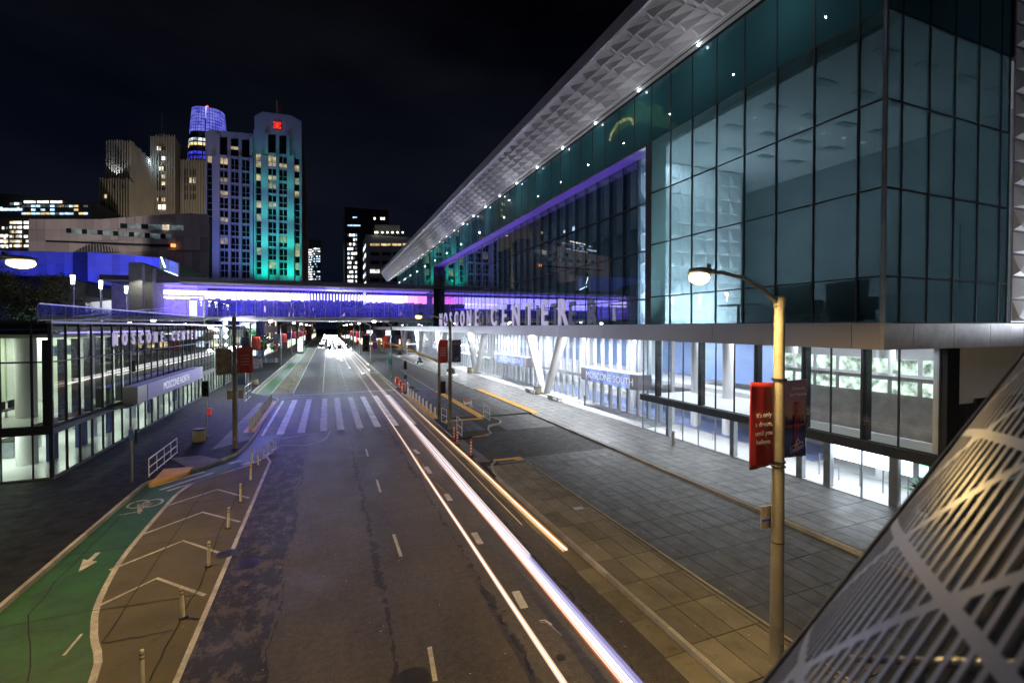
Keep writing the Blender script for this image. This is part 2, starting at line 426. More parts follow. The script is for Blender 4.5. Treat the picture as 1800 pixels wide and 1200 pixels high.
# bike lane, buffer strip of tan concrete
GE = [(-5.0, 9), (-5.35, 14.1), (-6.1, 16.2), (-6.65, 17.9), (-7.07, 20.5), (-7.22, 23), (-7.28, 27.4), (-7.2, 29.0), (-6.84, 30.2), (-5.8, 31.5), (-4.6, 32.9), (-3.85, 34.6), (-3.45, 36.9)]
GEs = smooth_path(GE, 4)
kl = [(x+.002, y) for x, y in LK if y <= 60.0]
green = MB().sheet([(-9.195, -8), (-5.0, -8)] + GEs + [(-3.45, 41)] + [(-5.295, 41)] + [p for p in reversed([q for q in kl if 29 < q[1] < 41])] + [(-9.195, 28.5)], .008)
struct('bike_lane', green, M['green'])
wb(MB().sheet([(-8.6, 66.5), (-6.85, 66.5), (-6.85, 230), (-8.6, 230)], .008), 'bike_lane_paint', M['green'], bpy.data.objects['bike_lane'])
WL = [(-3.46, -8), (-3.46, 33.2), (-3.9, 34.9), (-3.42, 37.2)]
buf = MB().sheet([(-5.0, -8)] + [(-3.46, -8), (-3.46, 33.2), (-3.9, 34.9)] + [(x, y) for x, y in reversed(GEs) if y < 34], .004)
struct('buffer_strip', buf, M['buffer'])
wb(MB().sheet([(-6.8, 66.5), (-4.3, 66.5), (-4.3, 200), (-6.8, 200)], .004), 'buffer_strip_far', M['buffer'], bpy.data.objects['buffer_strip'])
wb(MB().sheet([(-9.1, 66.5), (-8.65, 66.5), (-8.65, 200), (-9.1, 200)], .004), 'gutter', M['gutter'], bpy.data.objects['buffer_strip'])
wb(MB().sheet([(-9.195, 31.0), (-9.0, 31.5), (-8.4, 32.1), (-8.4, 32.1), (-9.19, 31.6)], .012), 'joint', M['crack'], bpy.data.objects['buffer_strip'])

# ---- painted markings (each marking an object under one setting node)
mk = empty('road_markings', None, None, kind='structure')
Z = .014
def mark(name, pts, w, m='white', z=Z): return wb(strip(MB(), pts, w, z), name, M[m], mk)
mark('bike_lane_line', [p for p in GEs if p[1] > 9], .17)
mark('edge_line', WL, .15, z=.018)
mark('edge_line', [(-4.2, 66.5), (-4.2, 230)], .14)
mark('edge_line', [(-8.62, 66.5), (-8.62, 200)], .10)
mark('edge_line', [(-6.82, 66.5), (-6.82, 200)], .12)
for line in ([(166, 1068), (276, 1016), (360, 1046)], [(192, 1002), (322, 950), (384, 971)], [(248, 940), (356, 900), (422, 917)], [(290, 890), (382, 860), (438, 875)]):
    mark('chevron', [G(*p) for p in line], .13, z=.011)
for y0 in (14.45, 20.2): mark('lane_dash', [(2.38, y0-2.6), (2.36, y0)], .11) if 0 else None
for a, b in (((765, 1197), (755, 1137)), ((705, 978), (692, 939)), ((669, 865), (662, 843)), ((647, 802), (643, 789)), ((634, 757), (631, 750))):
    mark('lane_dash', [G(*a), G(*b)], .12)
for a, b in (((922, 1069), (906, 1039)), ((845, 956), (833, 936)), ((792, 880), (784, 868)), ((757, 832), (748, 820)), ((736, 797), (728, 790))):
    mark('lane_dash', [G(*a), G(*b)], .26)
for k in range(12): mark('lane_dash', [(2.45, 67+k*4.2), (2.45, 68.6+k*4.2)], .12)
mark('lane_line', [(-.62, 66), (-.62, 190)], .14)
mark('stop_line', [(-4.1, 64.4), (8.5, 64.8)], .35)
mark('crossing_edge_line', [(-5.2, 62.6), (-2.0, 62.3), (-1.6, 60.9)], .14)
mark('crossing_edge_line', smooth_path([(-3.3, 39.6), (-1.6, 40.6), (0, 40.3), (.15, 41.3)], 4), .14)
mark('crossing_edge_line', smooth_path([(-3.2, 37.5), (-1.4, 36.9), (-.2, 38.4), (.12, 40.9)], 4), .12)
for x in (-4.85, -3.6, -2.05, -.35, 1.0, 2.55, 4.0, 5.5, 7.05):
    w = .22 if x == -4.85 else .56
    n = 6
    for k in range(n):   # each bar is laid in taped sections with fine seams
        y0, y1 = 41.3+19.1*k/n, 41.3+19.1*(k+1)/n-.05
        mark('crosswalk_bar', [(x, y0), (x-.02, y1)], w, 'whitec')
# arrow, bike symbol and the ladder bars in the green lane
a = MB(); A = [G(*p) for p in ((173, 971), (151, 991))]; strip(a, A, .16, Z)
a.sheet([G(138, 1005), G(146, 983), G(171, 987)], Z+.003); wb(a, 'lane_arrow', M['white'], mk)
wb(strip(MB(), [G(112, 1152), G(144, 1114)], .07, Z), 'paint_scrap', M['white'], mk)
bs = MB()
def ring(mb, c, r, w, z, n=22, sy=1.0):
    for k in range(n):
        t0, t1 = 2*math.pi*k/n, 2*math.pi*(k+1)/n
        q = [(c[0]+(rr)*math.cos(t), c[1]+sy*(rr)*math.sin(t), z) for rr, t in ((r, t0), (r+w, t0), (r+w, t1), (r, t1))]
        mb.quad(*q)
c1, c2 = G(243, 886), G(268, 884)
ring(bs, c1, .34, .11, Z, sy=1.3); ring(bs, c2, .34, .11, Z, sy=1.3)
mid = ((c1[0]+c2[0])/2, (c1[1]+c2[1])/2-.9)
for p, q in ((c1, mid), (mid, c2), (c1, (c2[0]-.1, c2[1]-1.1)), (mid, (mid[0]+.2, mid[1]-.5)), ((c1[0]-.3, c1[1]-1.3), (c1[0]+.5, c1[1]-1.1))):
    strip(bs, [p, q], .09, Z+.002)
wb(bs, 'bike_symbol', M['white'], mk)
for p, q in (((262, 857), (360, 829)), ((281, 861), (374, 831)), ((294, 863), (386, 834))):
    mark('ladder_bar', [G(*p), G(*q)], .22)
for p, q in (((403, 815), (423, 809)), ((425, 817), (446, 811))): mark('ladder_bar', [G(*p), G(*q)], .35)
for p, q in (((300, 851), (350, 836)), ((316, 855), (362, 840))):
    x0, y0 = G(*p); x1, y1 = G(*q)
    for k in range(11):
        t = (k+.5)/11; mark('ladder_stud', [(x0+(x1-x0)*t-.05, y0+(y1-y0)*t-.04), (x0+(x1-x0)*t+.06, y0+(y1-y0)*t+.05)], .14, 'black', Z+.004)
mark('yellow_scrape', [G(732, 802), G(738, 822), G(748, 842)], .05, 'yellow')
mark('yellow_scrape', [G(743, 815), G(747, 828)], .05, 'yellow')
mark('yellow_scrape', [G(768, 850), G(786, 868)], .03, 'yellow')
mark('yellow_scrape', [G(948, 1091), G(958, 1090), G(970, 1098)], .06, 'white')
mark('yellow_scrape', [G(950, 1094), G(962, 1094), G(988, 1117)], .02, 'white')
# yellow letters worn on the far buffer
for k, (u, v) in enumerate(((517, 664), (513, 668), (509, 675), (505, 683))):
    x, y = G(u, v); mark('buffer_glyph', [(x-.5, y), (x+.1, y+.5), (x+.6, y-.1), (x+.1, y-.6), (x-.3, y-.2)], .16, 'yellow')

# joints and cracks in the buffer strip
cr = MB()
for pts in (((180, 1130), (260, 1010), (340, 890), (398, 818)), ((262, 1198), (300, 1120), (350, 1030), (392, 920), (440, 830)), ((0, 1104), (150, 1075), (260, 1060), (344, 1046)),
            ((116, 976), (250, 958), (380, 945)), ((180, 1130), (252, 1118), (305, 1108)), ((50, 1198), (52, 1080), (100, 1020), (190, 930), (290, 830)), ((262, 892), (352, 882), (424, 874))):
    P = [G(*p) for p in pts]; Q = []
    for i in range(len(P)-1):
        for k in range(6):
            t = k/6; Q.append((P[i][0]+(P[i+1][0]-P[i][0])*t+random.uniform(-.03, .03), P[i][1]+(P[i+1][1]-P[i][1])*t+random.uniform(-.03, .03)))
    Q.append(P[-1]); strip(cr, Q, .028, .0195)
tag(wb(cr, 'crack', M['crack'], bpy.data.objects['buffer_strip']), kind='stuff')

# manholes and covers
def cover(u, v, r, label, m='castiron', z=.012):
    x, y = G(u, v); c = empty('manhole_cover', label, 'manhole cover', (x, y, z))
    b = MB().disc(0, 0, 0, r, 28); b.build('frame', M['black'], c)
    d = MB()
    for k in range(1, 6): ring(d, (0, 0), r*k/6.5, r*.09, .006, 24)
    for k in range(8):
        t = math.pi*k/4; strip(d, [(0, 0), (r*.9*math.cos(t), r*.9*math.sin(t))], r*.07, .008)
    tag(d.build('cover_relief', M[m], c), kind='stuff')
    return c
cover(726, 1194, .42, 'iron manhole cover in the left lane at the bottom edge of the photo')
cover(437, 990, .40, 'iron manhole cover in the dark worn strip beside the white edge line')
cover(399, 973, .36, 'iron manhole cover cutting through the white edge line', z=.021)
cover(986, 1155, .13, 'small round valve cover in the kerb lane near the bottom right')
cover(1287, 914, .25, 'pale round cover in the driveway lane left of the lamp post')
cover(1468, 1001, .28, 'round cover in the driveway lane right of the lamp post')

def plate(u, v, w, d, label):
    x, y = G(u, v, .155); c = empty('utility_cover', label, 'utility cover', (x, y, .154))
    MB().box(-w/2, -d/2, 0, w/2, d/2, .006).build('frame', M['black'], c); MB().box(-w/2+.03, -d/2+.03, .0065, w/2-.03, d/2-.03, .011).build('lid', M['alu'], c)
plate(1017, 893, .55, .38, 'pale rectangular utility cover on the near paving slabs')
plate(905, 760, .5, .5, 'square utility cover on the plaza paving beyond the driveway') if 0 else None
# ---- right-hand islands, driveway lane and plaza
def slabs(name, m, x0, x1, nx, y0, y1, ny, zt, parent, jitter=.0025, gap=.016, skip=None, far=None):
    sx, sy = (x1-x0)/nx, (y1-y0)/ny
    for j in range(ny):
        for i in range(nx):
            if skip and skip(x0+sx*(i+.5), y0+sy*(j+.5)): continue
            z = zt+random.uniform(-jitter, jitter)
            box(name, m, parent, x0+sx*i+gap, y0+sy*j+gap, zt-.09, x0+sx*(i+1)-gap, y0+sy*(j+1)-gap, z)
isl = empty('pavement', None, None, kind='structure')
wb(MB().prism([(8.86, -8), (11.55, -8), (11.55, 26.9), (11.0, 27.5), (9.4, 27.6), (8.95, 27.0), (8.86, 26)], -.1, .125), 'bedding', M['joint'], isl)
slabs('paving_slab', M['slab'], 8.98, 9.74, 1, 3.4, 26.65, 15, .15, isl)
slabs('paving_slab', M['slab'], 9.74, 11.30, 2, 3.4, 26.65, 15, .15, isl, skip=lambda x, y: y < 8.2 and x > 10.3)
slabs('paving_slab', M['slab'], 11.30, 11.48, 1, 3.4, 26.65, 15, .15, isl)
box('planting_bed', M['ramp_l'], isl, 10.52, 3.5, 0, 11.28, 8.0, .142)
kerb_run(isl, [(8.8, -8), (8.8, 24.2), (8.9, 25.6), (9.3, 27.0), (9.9, 27.75)], -1)
wb(MB().box(9.9, 26.9, .05, 11.75, 27.25, .13), 'ramp_edge', M['ramp_l'], isl)
kerb_run(isl, [(11.66, 26.8), (11.66, -8)], -1, w=.10, piece=3.1, zt=.158)
gut = empty('gutter', None, None, kind='structure')
for k in range(34):
    y = 3.4+k*1.55
    if 27.5 < y < 29: continue
    box('gutter_slab', M['gutter'], gut, 8.12+random.uniform(-.03, .03), y+.008, -.05, 8.79, y+1.54, .012)
# apron strip across the driveway mouth
wb(MB().prism([(8.8, 28.0), (9.6, 27.9), (9.55, 35.2), (8.85, 36)], -.05, .05), 'driveway_apron', M['ramp_l'], isl)
pad = empty('tactile_paving', None, None, kind='structure')
def tact(x0, y0, x1, y1, z=.135):
    box('tactile_tile', M['tactile'], pad, x0, y0, z-.1, x1, y1, z)
    d = MB()
    nx, ny = min(60, int((x1-x0)/.12)), min(40, int((y1-y0)/.12))
    if nx*ny < 1200:
        for i in range(nx):
            for j in range(ny):
                cx, cyy = x0+.06+i*.12, y0+.06+j*.12
                d.box(cx-.022, cyy-.022, z, cx+.022, cyy+.022, z+.008)
        tag(wb(d, 'stud', M['tactile'], pad), kind='stuff')
for k in range(3): tact(9.85+.63*k, 27.3, 10.46+.63*k, 28.05, .10)
for k in range(3): tact(10.0+.6*k, 34.6, 10.58+.6*k, 35.6, .10)
for k in range(16): tact(13.1, 41.5+k*1.2, 13.85, 42.68+k*1.2, .163)
for k in range(16): tact(18.75, 41.5+k*1.2, 19.6, 42.68+k*1.2, .165)
for k in range(12): tact(-6.35, 42.3+k*1.4, -5.5, 43.66+k*1.4, .165)
for k in range(12): tact(8.98, 42.3+k*1.4, 9.7, 43.66+k*1.4, .163)
for k in range(4): tact(9.8+k*.9, 40.6, 10.68+k*.9, 41.2, .163)
wb(MB().prism([G(262, 851, .15), G(288, 824, .15), G(340, 820, .15), G(330, 830, .15)], .0, .163), 'tactile_tile', M['tactile'], pad)
wb(MB().prism([G(372, 790, .15), G(440, 772, .15), G(474, 708, .15), G(455, 708, .15)], .0, .157), 'ramp_slab', M['ramp_l'], pav)
wb(MB().prism([G(300, 805, .15), G(352, 800, .15), G(392, 808, .15), G(338, 826, .15)], .0, .156), 'ramp_slab', M['ramp_l'], pav)

isl2 = empty('pavement', None, None, kind='structure')
IP = smooth_path([(8.8, 34.6), (9.6, 34.2), (10.4, 34.6), (11.9, 34.9), (12.2, 36.2), (12.9, 37.9), (14.0, 38.5), (14.5, 39.7), (14.2, 41.0), (13.9, 42.0)], 3)
wb(MB().prism(IP+[(13.9, 61), (8.86, 61)], -.1, .13), 'bedding', M['joint'], isl2)
slabs('paving_slab', M['slab_dark'], 9.75, 13.0, 4, 42.2, 60.8, 12, .155, isl2)
slabs('paving_slab', M['slab_dark'], 9.75, 12.1, 3, 36.0, 40.5, 3, .155, isl2)
kerb_run(isl2, IP[8:], -1, piece=1.0)
kerb_run(isl2, [(8.8, 34.6), (8.8, 61)], -1)
isl3 = empty('pavement', None, None, kind='structure')
wb(MB().prism([(8.86, 66), (11.4, 66.5), (11.4, 300), (8.86, 300)], -.1, .15), 'paving', M['slab_dark'], isl3)
kerb_run(isl3, [(8.8, 66), (8.8, 300)], -1, limit=60, ymax=150)
kerb_run(isl3, [(11.5, 300), (11.5, 97)], -1, limit=5, w=.1)

drv = empty('driveway', None, None, kind='structure')
wb(MB().sheet([(8.7, -8), (18.6, -8), (18.6, 300), (8.7, 300)], .003), 'bedding', M['joint'], drv)
wb(MB().box(9.6, 28.0, -.05, 18.5, 35.8, .021), 'asphalt_patch', M['ramp_l'] if 0 else M['ground'], drv)
slabs('driveway_slab', M['slab_dark'], 11.72, 18.48, 9, 4.0, 28.0, 15, .02, drv, .001, .012)
slabs('driveway_slab', M['slab_dark'], 12.3, 18.48, 4, 35.9, 42.0, 4, .02, drv, .001, .012, skip=lambda x, y: x < 14.6)
slabs('driveway_slab', M['slab_dark'], 14.0, 18.6, 5, 42.1, 60.8, 9, .12, drv, .001, .012)
wb(MB().box(11.45, 61, -.05, 18.5, 290, .02), 'driveway_far', M['slab_dark'], drv)
wb(strip(MB(), [(13.4, 62), (13.6, 95)], .12, .026), 'painted_line', M['white'], drv)
wb(strip(MB(), [(9.2, 64.2), (14.5, 64.2)], .12, .026), 'painted_line', M['white'], drv)

plz = empty('pavement', None, None, kind='structure')
wb(MB().prism([(18.6, -8), (40, -8), (40, 300), (18.6, 300)], -.1, .13), 'bedding', M['joint'], plz)
slabs('paving_slab', M['slab_grey'], 18.75, 24.5, 7, 5.0, 41.4, 23, .155, plz, .0018, .014)
slabs('paving_slab', M['slab_grey'], 19.65, 24.5, 5, 41.4, 61.0, 12, .155, plz, .0018, .014)
slabs('paving_slab', M['slab_grey'], 18.75, 24.5, 4, 61.0, 80.0, 8, .155, plz, .0018, .014)
wb(MB().box(18.75, 80, -.05, 24.5, 290, .155), 'paving_far', M['slab_grey'], plz)
slabs('apron_slab', M['granite'], 24.52, 27.38, 2, 32.0, 80.0, 16, .158, plz, .0008, .008)
wb(MB().box(24.52, 80, -.05, 27.38, 200, .158), 'apron_far', M['granite'], plz)
kerb_run(plz, [(18.5, 2), (18.5, 41.4)], -1, w=.22)
kerb_run(plz, [(18.5, 61), (18.5, 180)], -1, w=.22, limit=60)

# ================================================================== CONVENTION HALL ON THE RIGHT (south)
SX, SY = 17.1, 9.75          # street face and near corner of the upper volume
MOD = 1.577
S = empty('convention_hall', 'teal glass convention hall with a scaled white roof overhang on the right', 'building', (SX, SY, 0))
def glazing(parent, plane, c, edges, zs, gm, mm, far=None, barw=.07, depth=.09, name='glass_pane', gaps=None, proud=.03, matf=None):
    """panes and mullions on the plane X=c ('x') or Y=c ('y'); edges run along the facade"""
    rest_g, rest_m = {}, MB()
    def put(nm, m, a0, z0, a1, z1, d0, d1, isfar):
        if plane == 'x': bx = (c+d0, a0, z0, c+d1, a1, z1)
        else: bx = (a0, c+d0, z0, a1, c+d1, z1)
        if isfar:
            if nm == 'mullion': rest_m.box(*bx)
            else: rest_g.setdefault(m, MB()).box(*bx)
        else: box(nm, m, parent, *bx)
    for i in range(len(edges)-1):
        a0, a1 = edges[i], edges[i+1]; fa = far is not None and a0 > far
        for j in range(len(zs)-1):
            if gaps and gaps(i, j): continue
            g = matf(i, j) if matf else gm
            put(name, g, a0+.01, zs[j]+.01, a1-.01, zs[j+1]-.01, -.012, .012, fa)
    for i, a0 in enumerate(edges):
        put('mullion', mm, a0-barw/2, zs[0], a0+barw/2, zs[-1], -proud, depth-proud, far is not None and a0 > far)
    for z in zs:
        cut = [e for e in edges if far is None or e <= far] or edges[:2]
        put('transom', mm, edges[0], z-barw/2, cut[-1], z+barw/2, -proud+.012, depth-proud-.012, False)
        if far is not None and cut[-1] < edges[-1]: put('transom', mm, cut[-1], z-barw/2, edges[-1], z+barw/2, -proud+.012, depth-proud-.012, False)
    for m, r in rest_g.items(): tag(wb(r, name+'_far', m, parent), kind='stuff')
    if rest_m.f: tag(wb(rest_m, 'mullion_far', mm, parent), kind='stuff')
ZU = [8.76, 10.3, 13.24, 16.15, 19.1, 22.25]
e_near = [SY, SY+.82]+[SY+.82+1.577*k for k in range(1, 8)]       # ... 21.6
YB = e_near[-1]
glazing(S, 'x', SX, e_near, ZU, M['g_teal'], M['mull'], matf=lambda i, j: M['g_band'] if j == 4 else M['g_teal'], barw=.05)
e_side = [SX, SX+.9]+[SX+.9+1.53*k for k in range(1, 5)]+[SX+.9+1.53*4+.62]
glazing(S, 'y', SY, e_side, ZU, M['g_teal'], M['mull'], matf=lambda i, j: M['g_band'] if j == 4 else M['g_teal'], barw=.05)
box('corner_mullion', M['mull_l'], S, SX-.07, SY-.07, 8.76, SX+.03, SY+.03, 22.3)
XS = e_side[-1]
# spandrel band above the recess and beyond
e_band = [YB+1.577*k for k in range(0, 38)]
glazing(S, 'x', SX, e_band, [19.1, 22.25], M['g_band'], M['mull'], far=62, barw=.05)
YR = 80.0
# recessed gallery glass
RX = SX+.95
e_rec = [YB+.9+1.577*k for k in range(0, 37)]
glazing(S, 'x', RX, e_rec, [8.76, 10.3, 13.24, 16.15, 19.05], M['g_rec'], M['mull'], far=58, barw=.06, depth=.3)
# tall white fins stand behind the recessed glass
fin = MB()
for k, y in enumerate(e_rec):
    if k < 24: box('fin', M['mull_l'], S, RX+.35, y+.25, 8.8, RX+.75, y+.40, 19.0)
    else: fin.box(RX+.35, y+.25, 8.8, RX+.75, y+.40, 19.0)
tag(wb(fin, 'fin_far', M['mull_l'], S), kind='stuff')
box('recess_jamb', M['mull'], S, SX-.02, YB+.04, 8.76, RX+.1, YB+.5, 19.06)
box('recess_soffit', M['alu'], S, SX+.03, YB+.04, 19.0, RX+.3, YR, 19.14)
box('recess_end', M['mull'], S, SX, YR-.6, 15.3, RX+.8, YR+1.0, 19.06)
# flush glass beyond the bridge
# perforated silver screen on the near side face, beyond the teal glass
prf = MB()
for i in range(7):
    for j in range(15):
        xx = XS+.35+i*1.3; z2 = 8.8+j*.9
        box('screen_tile', m_perf if 0 else M['alu'], S, xx, SY-.02, z2, xx+1.27, SY+.02, z2+.88)
        prf.add([(xx+.05, SY-.021, z2+.04), (xx+1.2, SY-.021, z2+.04), (xx+1.2, SY-.021, z2+.84), (xx+.05, SY-.021, z2+.84), (xx+.25+.7*(j % 2), SY-.16, z2+.2)], [(0, 1, 4), (1, 2, 4), (2, 3, 4), (3, 0, 4)])
tag(wb(prf, 'screen_facet', M['soffit_w'], S), kind='stuff')
lamp('AREA', (XS+5, SY-1.4, 8.78), 300, (.85, .9, 1), S, 'screen_uplight', shape='RECTANGLE', size=5, size_y=.08, at=(XS+4, SY, 13.5))
e_far = [YR-.45+1.577*2*k for k in range(0, 15)]
glazing(S, 'x', SX, e_far, [8.76, 12, 15.5, 19.1, 22.25], M['g_band'], M['mull'], far=70, barw=.06)
YE = e_far[-1]
# upper fascia panels
y = SY; k = 0
while y < 188:
    w = 3.15 if y < 100 else 6.3
    if k == 0: w = .9
    box('fascia_panel', M['alu'], S, SX-.12, y+.012, 7.85, SX+.06, y+w-.012, 8.72)
    y += w; k += 1
box('fascia_ledge', M['mull_l'], S, SX-.14, SY-.14, 8.73, SX+.3, 188, 8.755)
x = SX-.12; k = 0
m_emb = plain('embossed_panel', (.40, .40, .42), .38, .35, bmp=.5)
while x < 34:
    w = 2.4 if k else 1.6
    box('fascia_panel', m_emb, S, x+.012, SY-.12, 7.85, x+w-.012, SY+.06, 8.72)
    x += w; k += 1
# deck, soffit under it, roof
box('deck', M['wall_w'], S, SX+.08, SY+.08, 7.95, 40, 188, 8.6)
for k in range(12): box('soffit_panel', M['soffit_w'], S, SX+.07, SY+.1+15*k, 7.86, 27.3, SY+.1+15*k+14.97, 7.93)
box('gallery_floor', M['floor_w'], S, SX+.3, SY+.3, 8.62, 34, YE, 8.74)
box('gallery_ceiling', M['soffit_w'], S, RX+.35, SY+.2, 19.2, 34, YE, 19.4)
box('gallery_back_wall', plain('gallery_wall', (.24, .27, .29), .6), S, 31.0, SY+.2, 8.75, 31.3, YE, 19.2)
box('end_wall', M['alu'], S, SX+.2, YE, 8.76, 34, YE+.4, 22.3)
YR0, YR1 = 5.0, 144.0
IX, IZ, OX, OZ = 16.62, 22.42, 15.0, 24.78        # the canted scale cladding rises outward from the glass head
SL = math.hypot(OX-IX, OZ-IZ); Ax, Az = (OX-IX)/SL, (OZ-IZ)/SL; Nx, Nz = -Az, Ax
box('roof', M['alu'], S, SX+.3, SY+.1, 24.6, 40, YR1, 25.3)
for k in range(24):
    y0 = YR0+(YR1-YR0)*k/24
    wb(MB().yprism([(OX, OZ-.02), (OX-.10, OZ+.02), (OX-.10, OZ+.80), (OX+.3, OZ+.80)], y0+.012, y0+(YR1-YR0)/24-.012), 'roof_fascia', M['alu'], S)
wb(MB().yprism([(OX+.01, OZ), (OX+.16, OZ-.235), (OX+.24, OZ-.18), (OX+.09, OZ+.05)], YR0, YR1), 'eave_trim', M['soffit_w'], S)
wb(MB().yprism([(IX+.02, IZ-.02), (SX-.03, IZ-.10), (SX-.03, IZ+.05), (IX+.1, IZ+.10)], YR0, YR1), 'light_cove', M['soffit_w'], S)
box('glazing_head', M['mull'], S, SX-.10, SY-.1, 22.26, SX+.12, YR1, 22.31)
wb(MB().yprism([(IX+.12, IZ-.05), (OX+.25, OZ), (OX+.35, OZ+.7), (SX+.3, OZ+.5), (SX+.3, 22.35)], YR0, YR1-.02), 'parapet_core', M['black'], S)
wb(MB().yprism([(IX, IZ-.05), (OX, OZ), (OX, OZ+.8), (SX+.3, OZ+.8), (SX+.3, 22.3)], YR1, YR1+.2), 'parapet_end', M['alu'], S)
# scales: folded kites overlapping like roof tiles, every row shifted a little
nx = 5; L0, L1 = .10, SL-.20; wx = (L1-L0)/nx
def sc_pt(a, y, n): return (Ax*a+Nx*n, y, Az*a+Nz*n)
def scale_geo(w, wy):
    # lower lip lifted off the cladding, pale face turned down the street, narrow flank and shadowed riser
    p = [sc_pt(0, .0, .03), sc_pt(0, wy*.74, .27), sc_pt(w, wy*1.06, .02), sc_pt(w, wy*.30, .0), sc_pt(w*.05, wy*1.0, .0), sc_pt(0, wy*.70, .0)]
    return p, [(0, 3, 2, 1), (1, 2, 4), (0, 1, 5), (1, 4, 5)]
sv, sf = scale_geo(wx*1.05, MOD)
sm = bpy.data.meshes.new('cladding_scale'); sm.from_pydata(sv, [], sf); sm.materials.append(M['scale'])
rest = MB(); cnt = 0
ny = int((YR1-YR0)/MOD)
for j in range(ny):
    for i in range(nx):
        a_ = L0+i*wx; px_, pz_, py_ = IX+Ax*a_, IZ+Az*a_, YR0+j*MOD+i*MOD*.30
        if py_+MOD*1.2 > YR1: continue
        if cnt < 290 and py_ > 8:
            o = bpy.data.objects.new('cladding_scale', sm); o.location = Vector((px_, py_, pz_))-S.location; link(o, S); cnt += 1
        else: rest.add([(p[0]+px_, p[1]+py_, p[2]+pz_) for p in sv], sf)
tag(wb(rest, 'cladding_scale_far', M['scale'], S), kind='stuff')
wb(MB().quad((IX+.01, YR0, IZ), (OX+.05, YR0, OZ-.03), (OX+.05, YR1, OZ-.03), (IX+.01, YR1, IZ)), 'cladding_back', M['scale'], S)
m_dl = emit('downlight_lens', (.85, .95, 1), 14)
y = 13.1; k = 0
while y < YR1-2:
    w = MB().ball((0, 0, 0), .065 if y < 60 else .045, 10, 6).build('eave_light', m_dl, S); w.location = Vector((SX-.30, y, 22.27))-S.location
    if k % 2 == 0 or y < 40:
        lamp('POINT', (SX-2.0, y, 21.3), 42 if y < 40 else 75, (.90, .93, 1), S, 'eave_light_beam', shadow_soft_size=.03)
    y += 4.66; k += 1
# V columns
for yb in (53, 82, 111, 140, 169):
    Vc = []
    for s in (-1, 1):
        m = MB().tube([(25.6, yb+s*.35, .1), (25.6, yb+s*4.9, 7.9)], [.42, .66], 20)
        wb(m, 'raking_column', M['whitepaint'], S)
    box('column_plinth', M['kerb'], S, 25.1, yb-1.0, .1, 26.1, yb+1.0, .30)

# ---- ground floor glass, near bay
GX, GY0, GY1 = 24.5, 11.7, 31.9
e_g = [GY0+k*(GY1-GY0)/13 for k in range(14)]
glazing(S, 'x', GX, e_g, [3.05, 7.86], M['g_clear'], M['mull'], barw=.06, name='upper_pane')
glazing(S, 'x', GX, e_g, [.16, 2.57], M['g_clear'], M['mull_l'], barw=.05, name='shopfront_pane')
box('canopy_band', M['mull'], S, GX-.25, GY0-.1, 2.57, GX+.25, GY1+.1, 3.05)
for k in (0, 2, 4, 6, 9, 12): box('pier', M['mull'], S, GX+.10, e_g[k]-.12 if k else GY0, 3.05, GX+.5, e_g[k]+.16, 7.86)
for k in (0, 1, 3, 4, 7, 11): box('pier', M['door'], S, GX+.10, e_g[k]+.1, .16, GX+.45, e_g[k]+.42, 2.57)
for k in (8, 10): 
    for s in (-.08, .08): wb(MB().tube([(GX-.13, e_g[k]+s, .9), (GX-.13, e_g[k]+s, 1.5)], .018, 6), 'door_handle', M['steel'], S)
glazing(S, 'y', GY1, [GX, GX+1.45, GX+2.9], [.16, 3.0, 7.86], M['g_clear'], M['mull_l'], name='return_pane')
wb(MB().box(GX, GY0-.25, .1, GX+.9, GY0, 7.86), 'corner_pier', M['mull'], S)
box('side_wall', plain('charcoal_wall', (.045, .045, .05), .5), S, GX+.9, GY0-.1, .1, 40, GY0+.1, 5.2)
box('side_wall_upper', M['black'], S, GX+.9, GY0+.35, 5.2, 40, GY0+.5, 7.86)
box('side_door', M['door'], S, 27.2, GY0-.16, .16, 29.2, GY0-.1, 4.8)
box('side_door', M['door'], S, 29.3, GY0-.16, .16, 31.0, GY0-.1, 4.8)
box('side_door_frame', M['mull'], S, 27.0, GY0-.14, 4.8, 31.2, GY0-.08, 5.4)
# ---- recessed ground floor glass
QX = 27.4
e_q = [GY1+MOD*k for k in range(0, 90)]
glazing(S, 'x', QX, e_q, [3.2, 7.86], M['g_clear'], M['mull_l'], far=105, barw=.06, name='upper_pane')
glazing(S, 'x', QX, e_q, [.16, 2.9], M['g_clear'], M['mull_l'], far=75, barw=.05, name='shopfront_pane')
box('canopy_band', M['mull_l'], S, QX-.1, GY1+.1, 2.9, QX+.12, e_q[-1], 3.2)
pil = MB()
for k, y in enumerate(e_q):
    if k < 50: box('pilaster', M['wall_w'], S, QX+.35, y+.28, .16, QX+.65, y+.62 if k % 3 else y+.5, 7.86)
    else: pil.box(QX+.35, y+.28, .16, QX+.65, y+.6, 7.86)
tag(wb(pil, 'pilaster_far', M['wall_w'], S), kind='stuff')
for k in range(2, 7): 
    for s in (-.08, .08): wb(MB().tube([(QX-.13, e_q[k]+s, .9), (QX-.13, e_q[k]+s, 1.5)], .02, 6), 'door_handle', M['steel'], S)
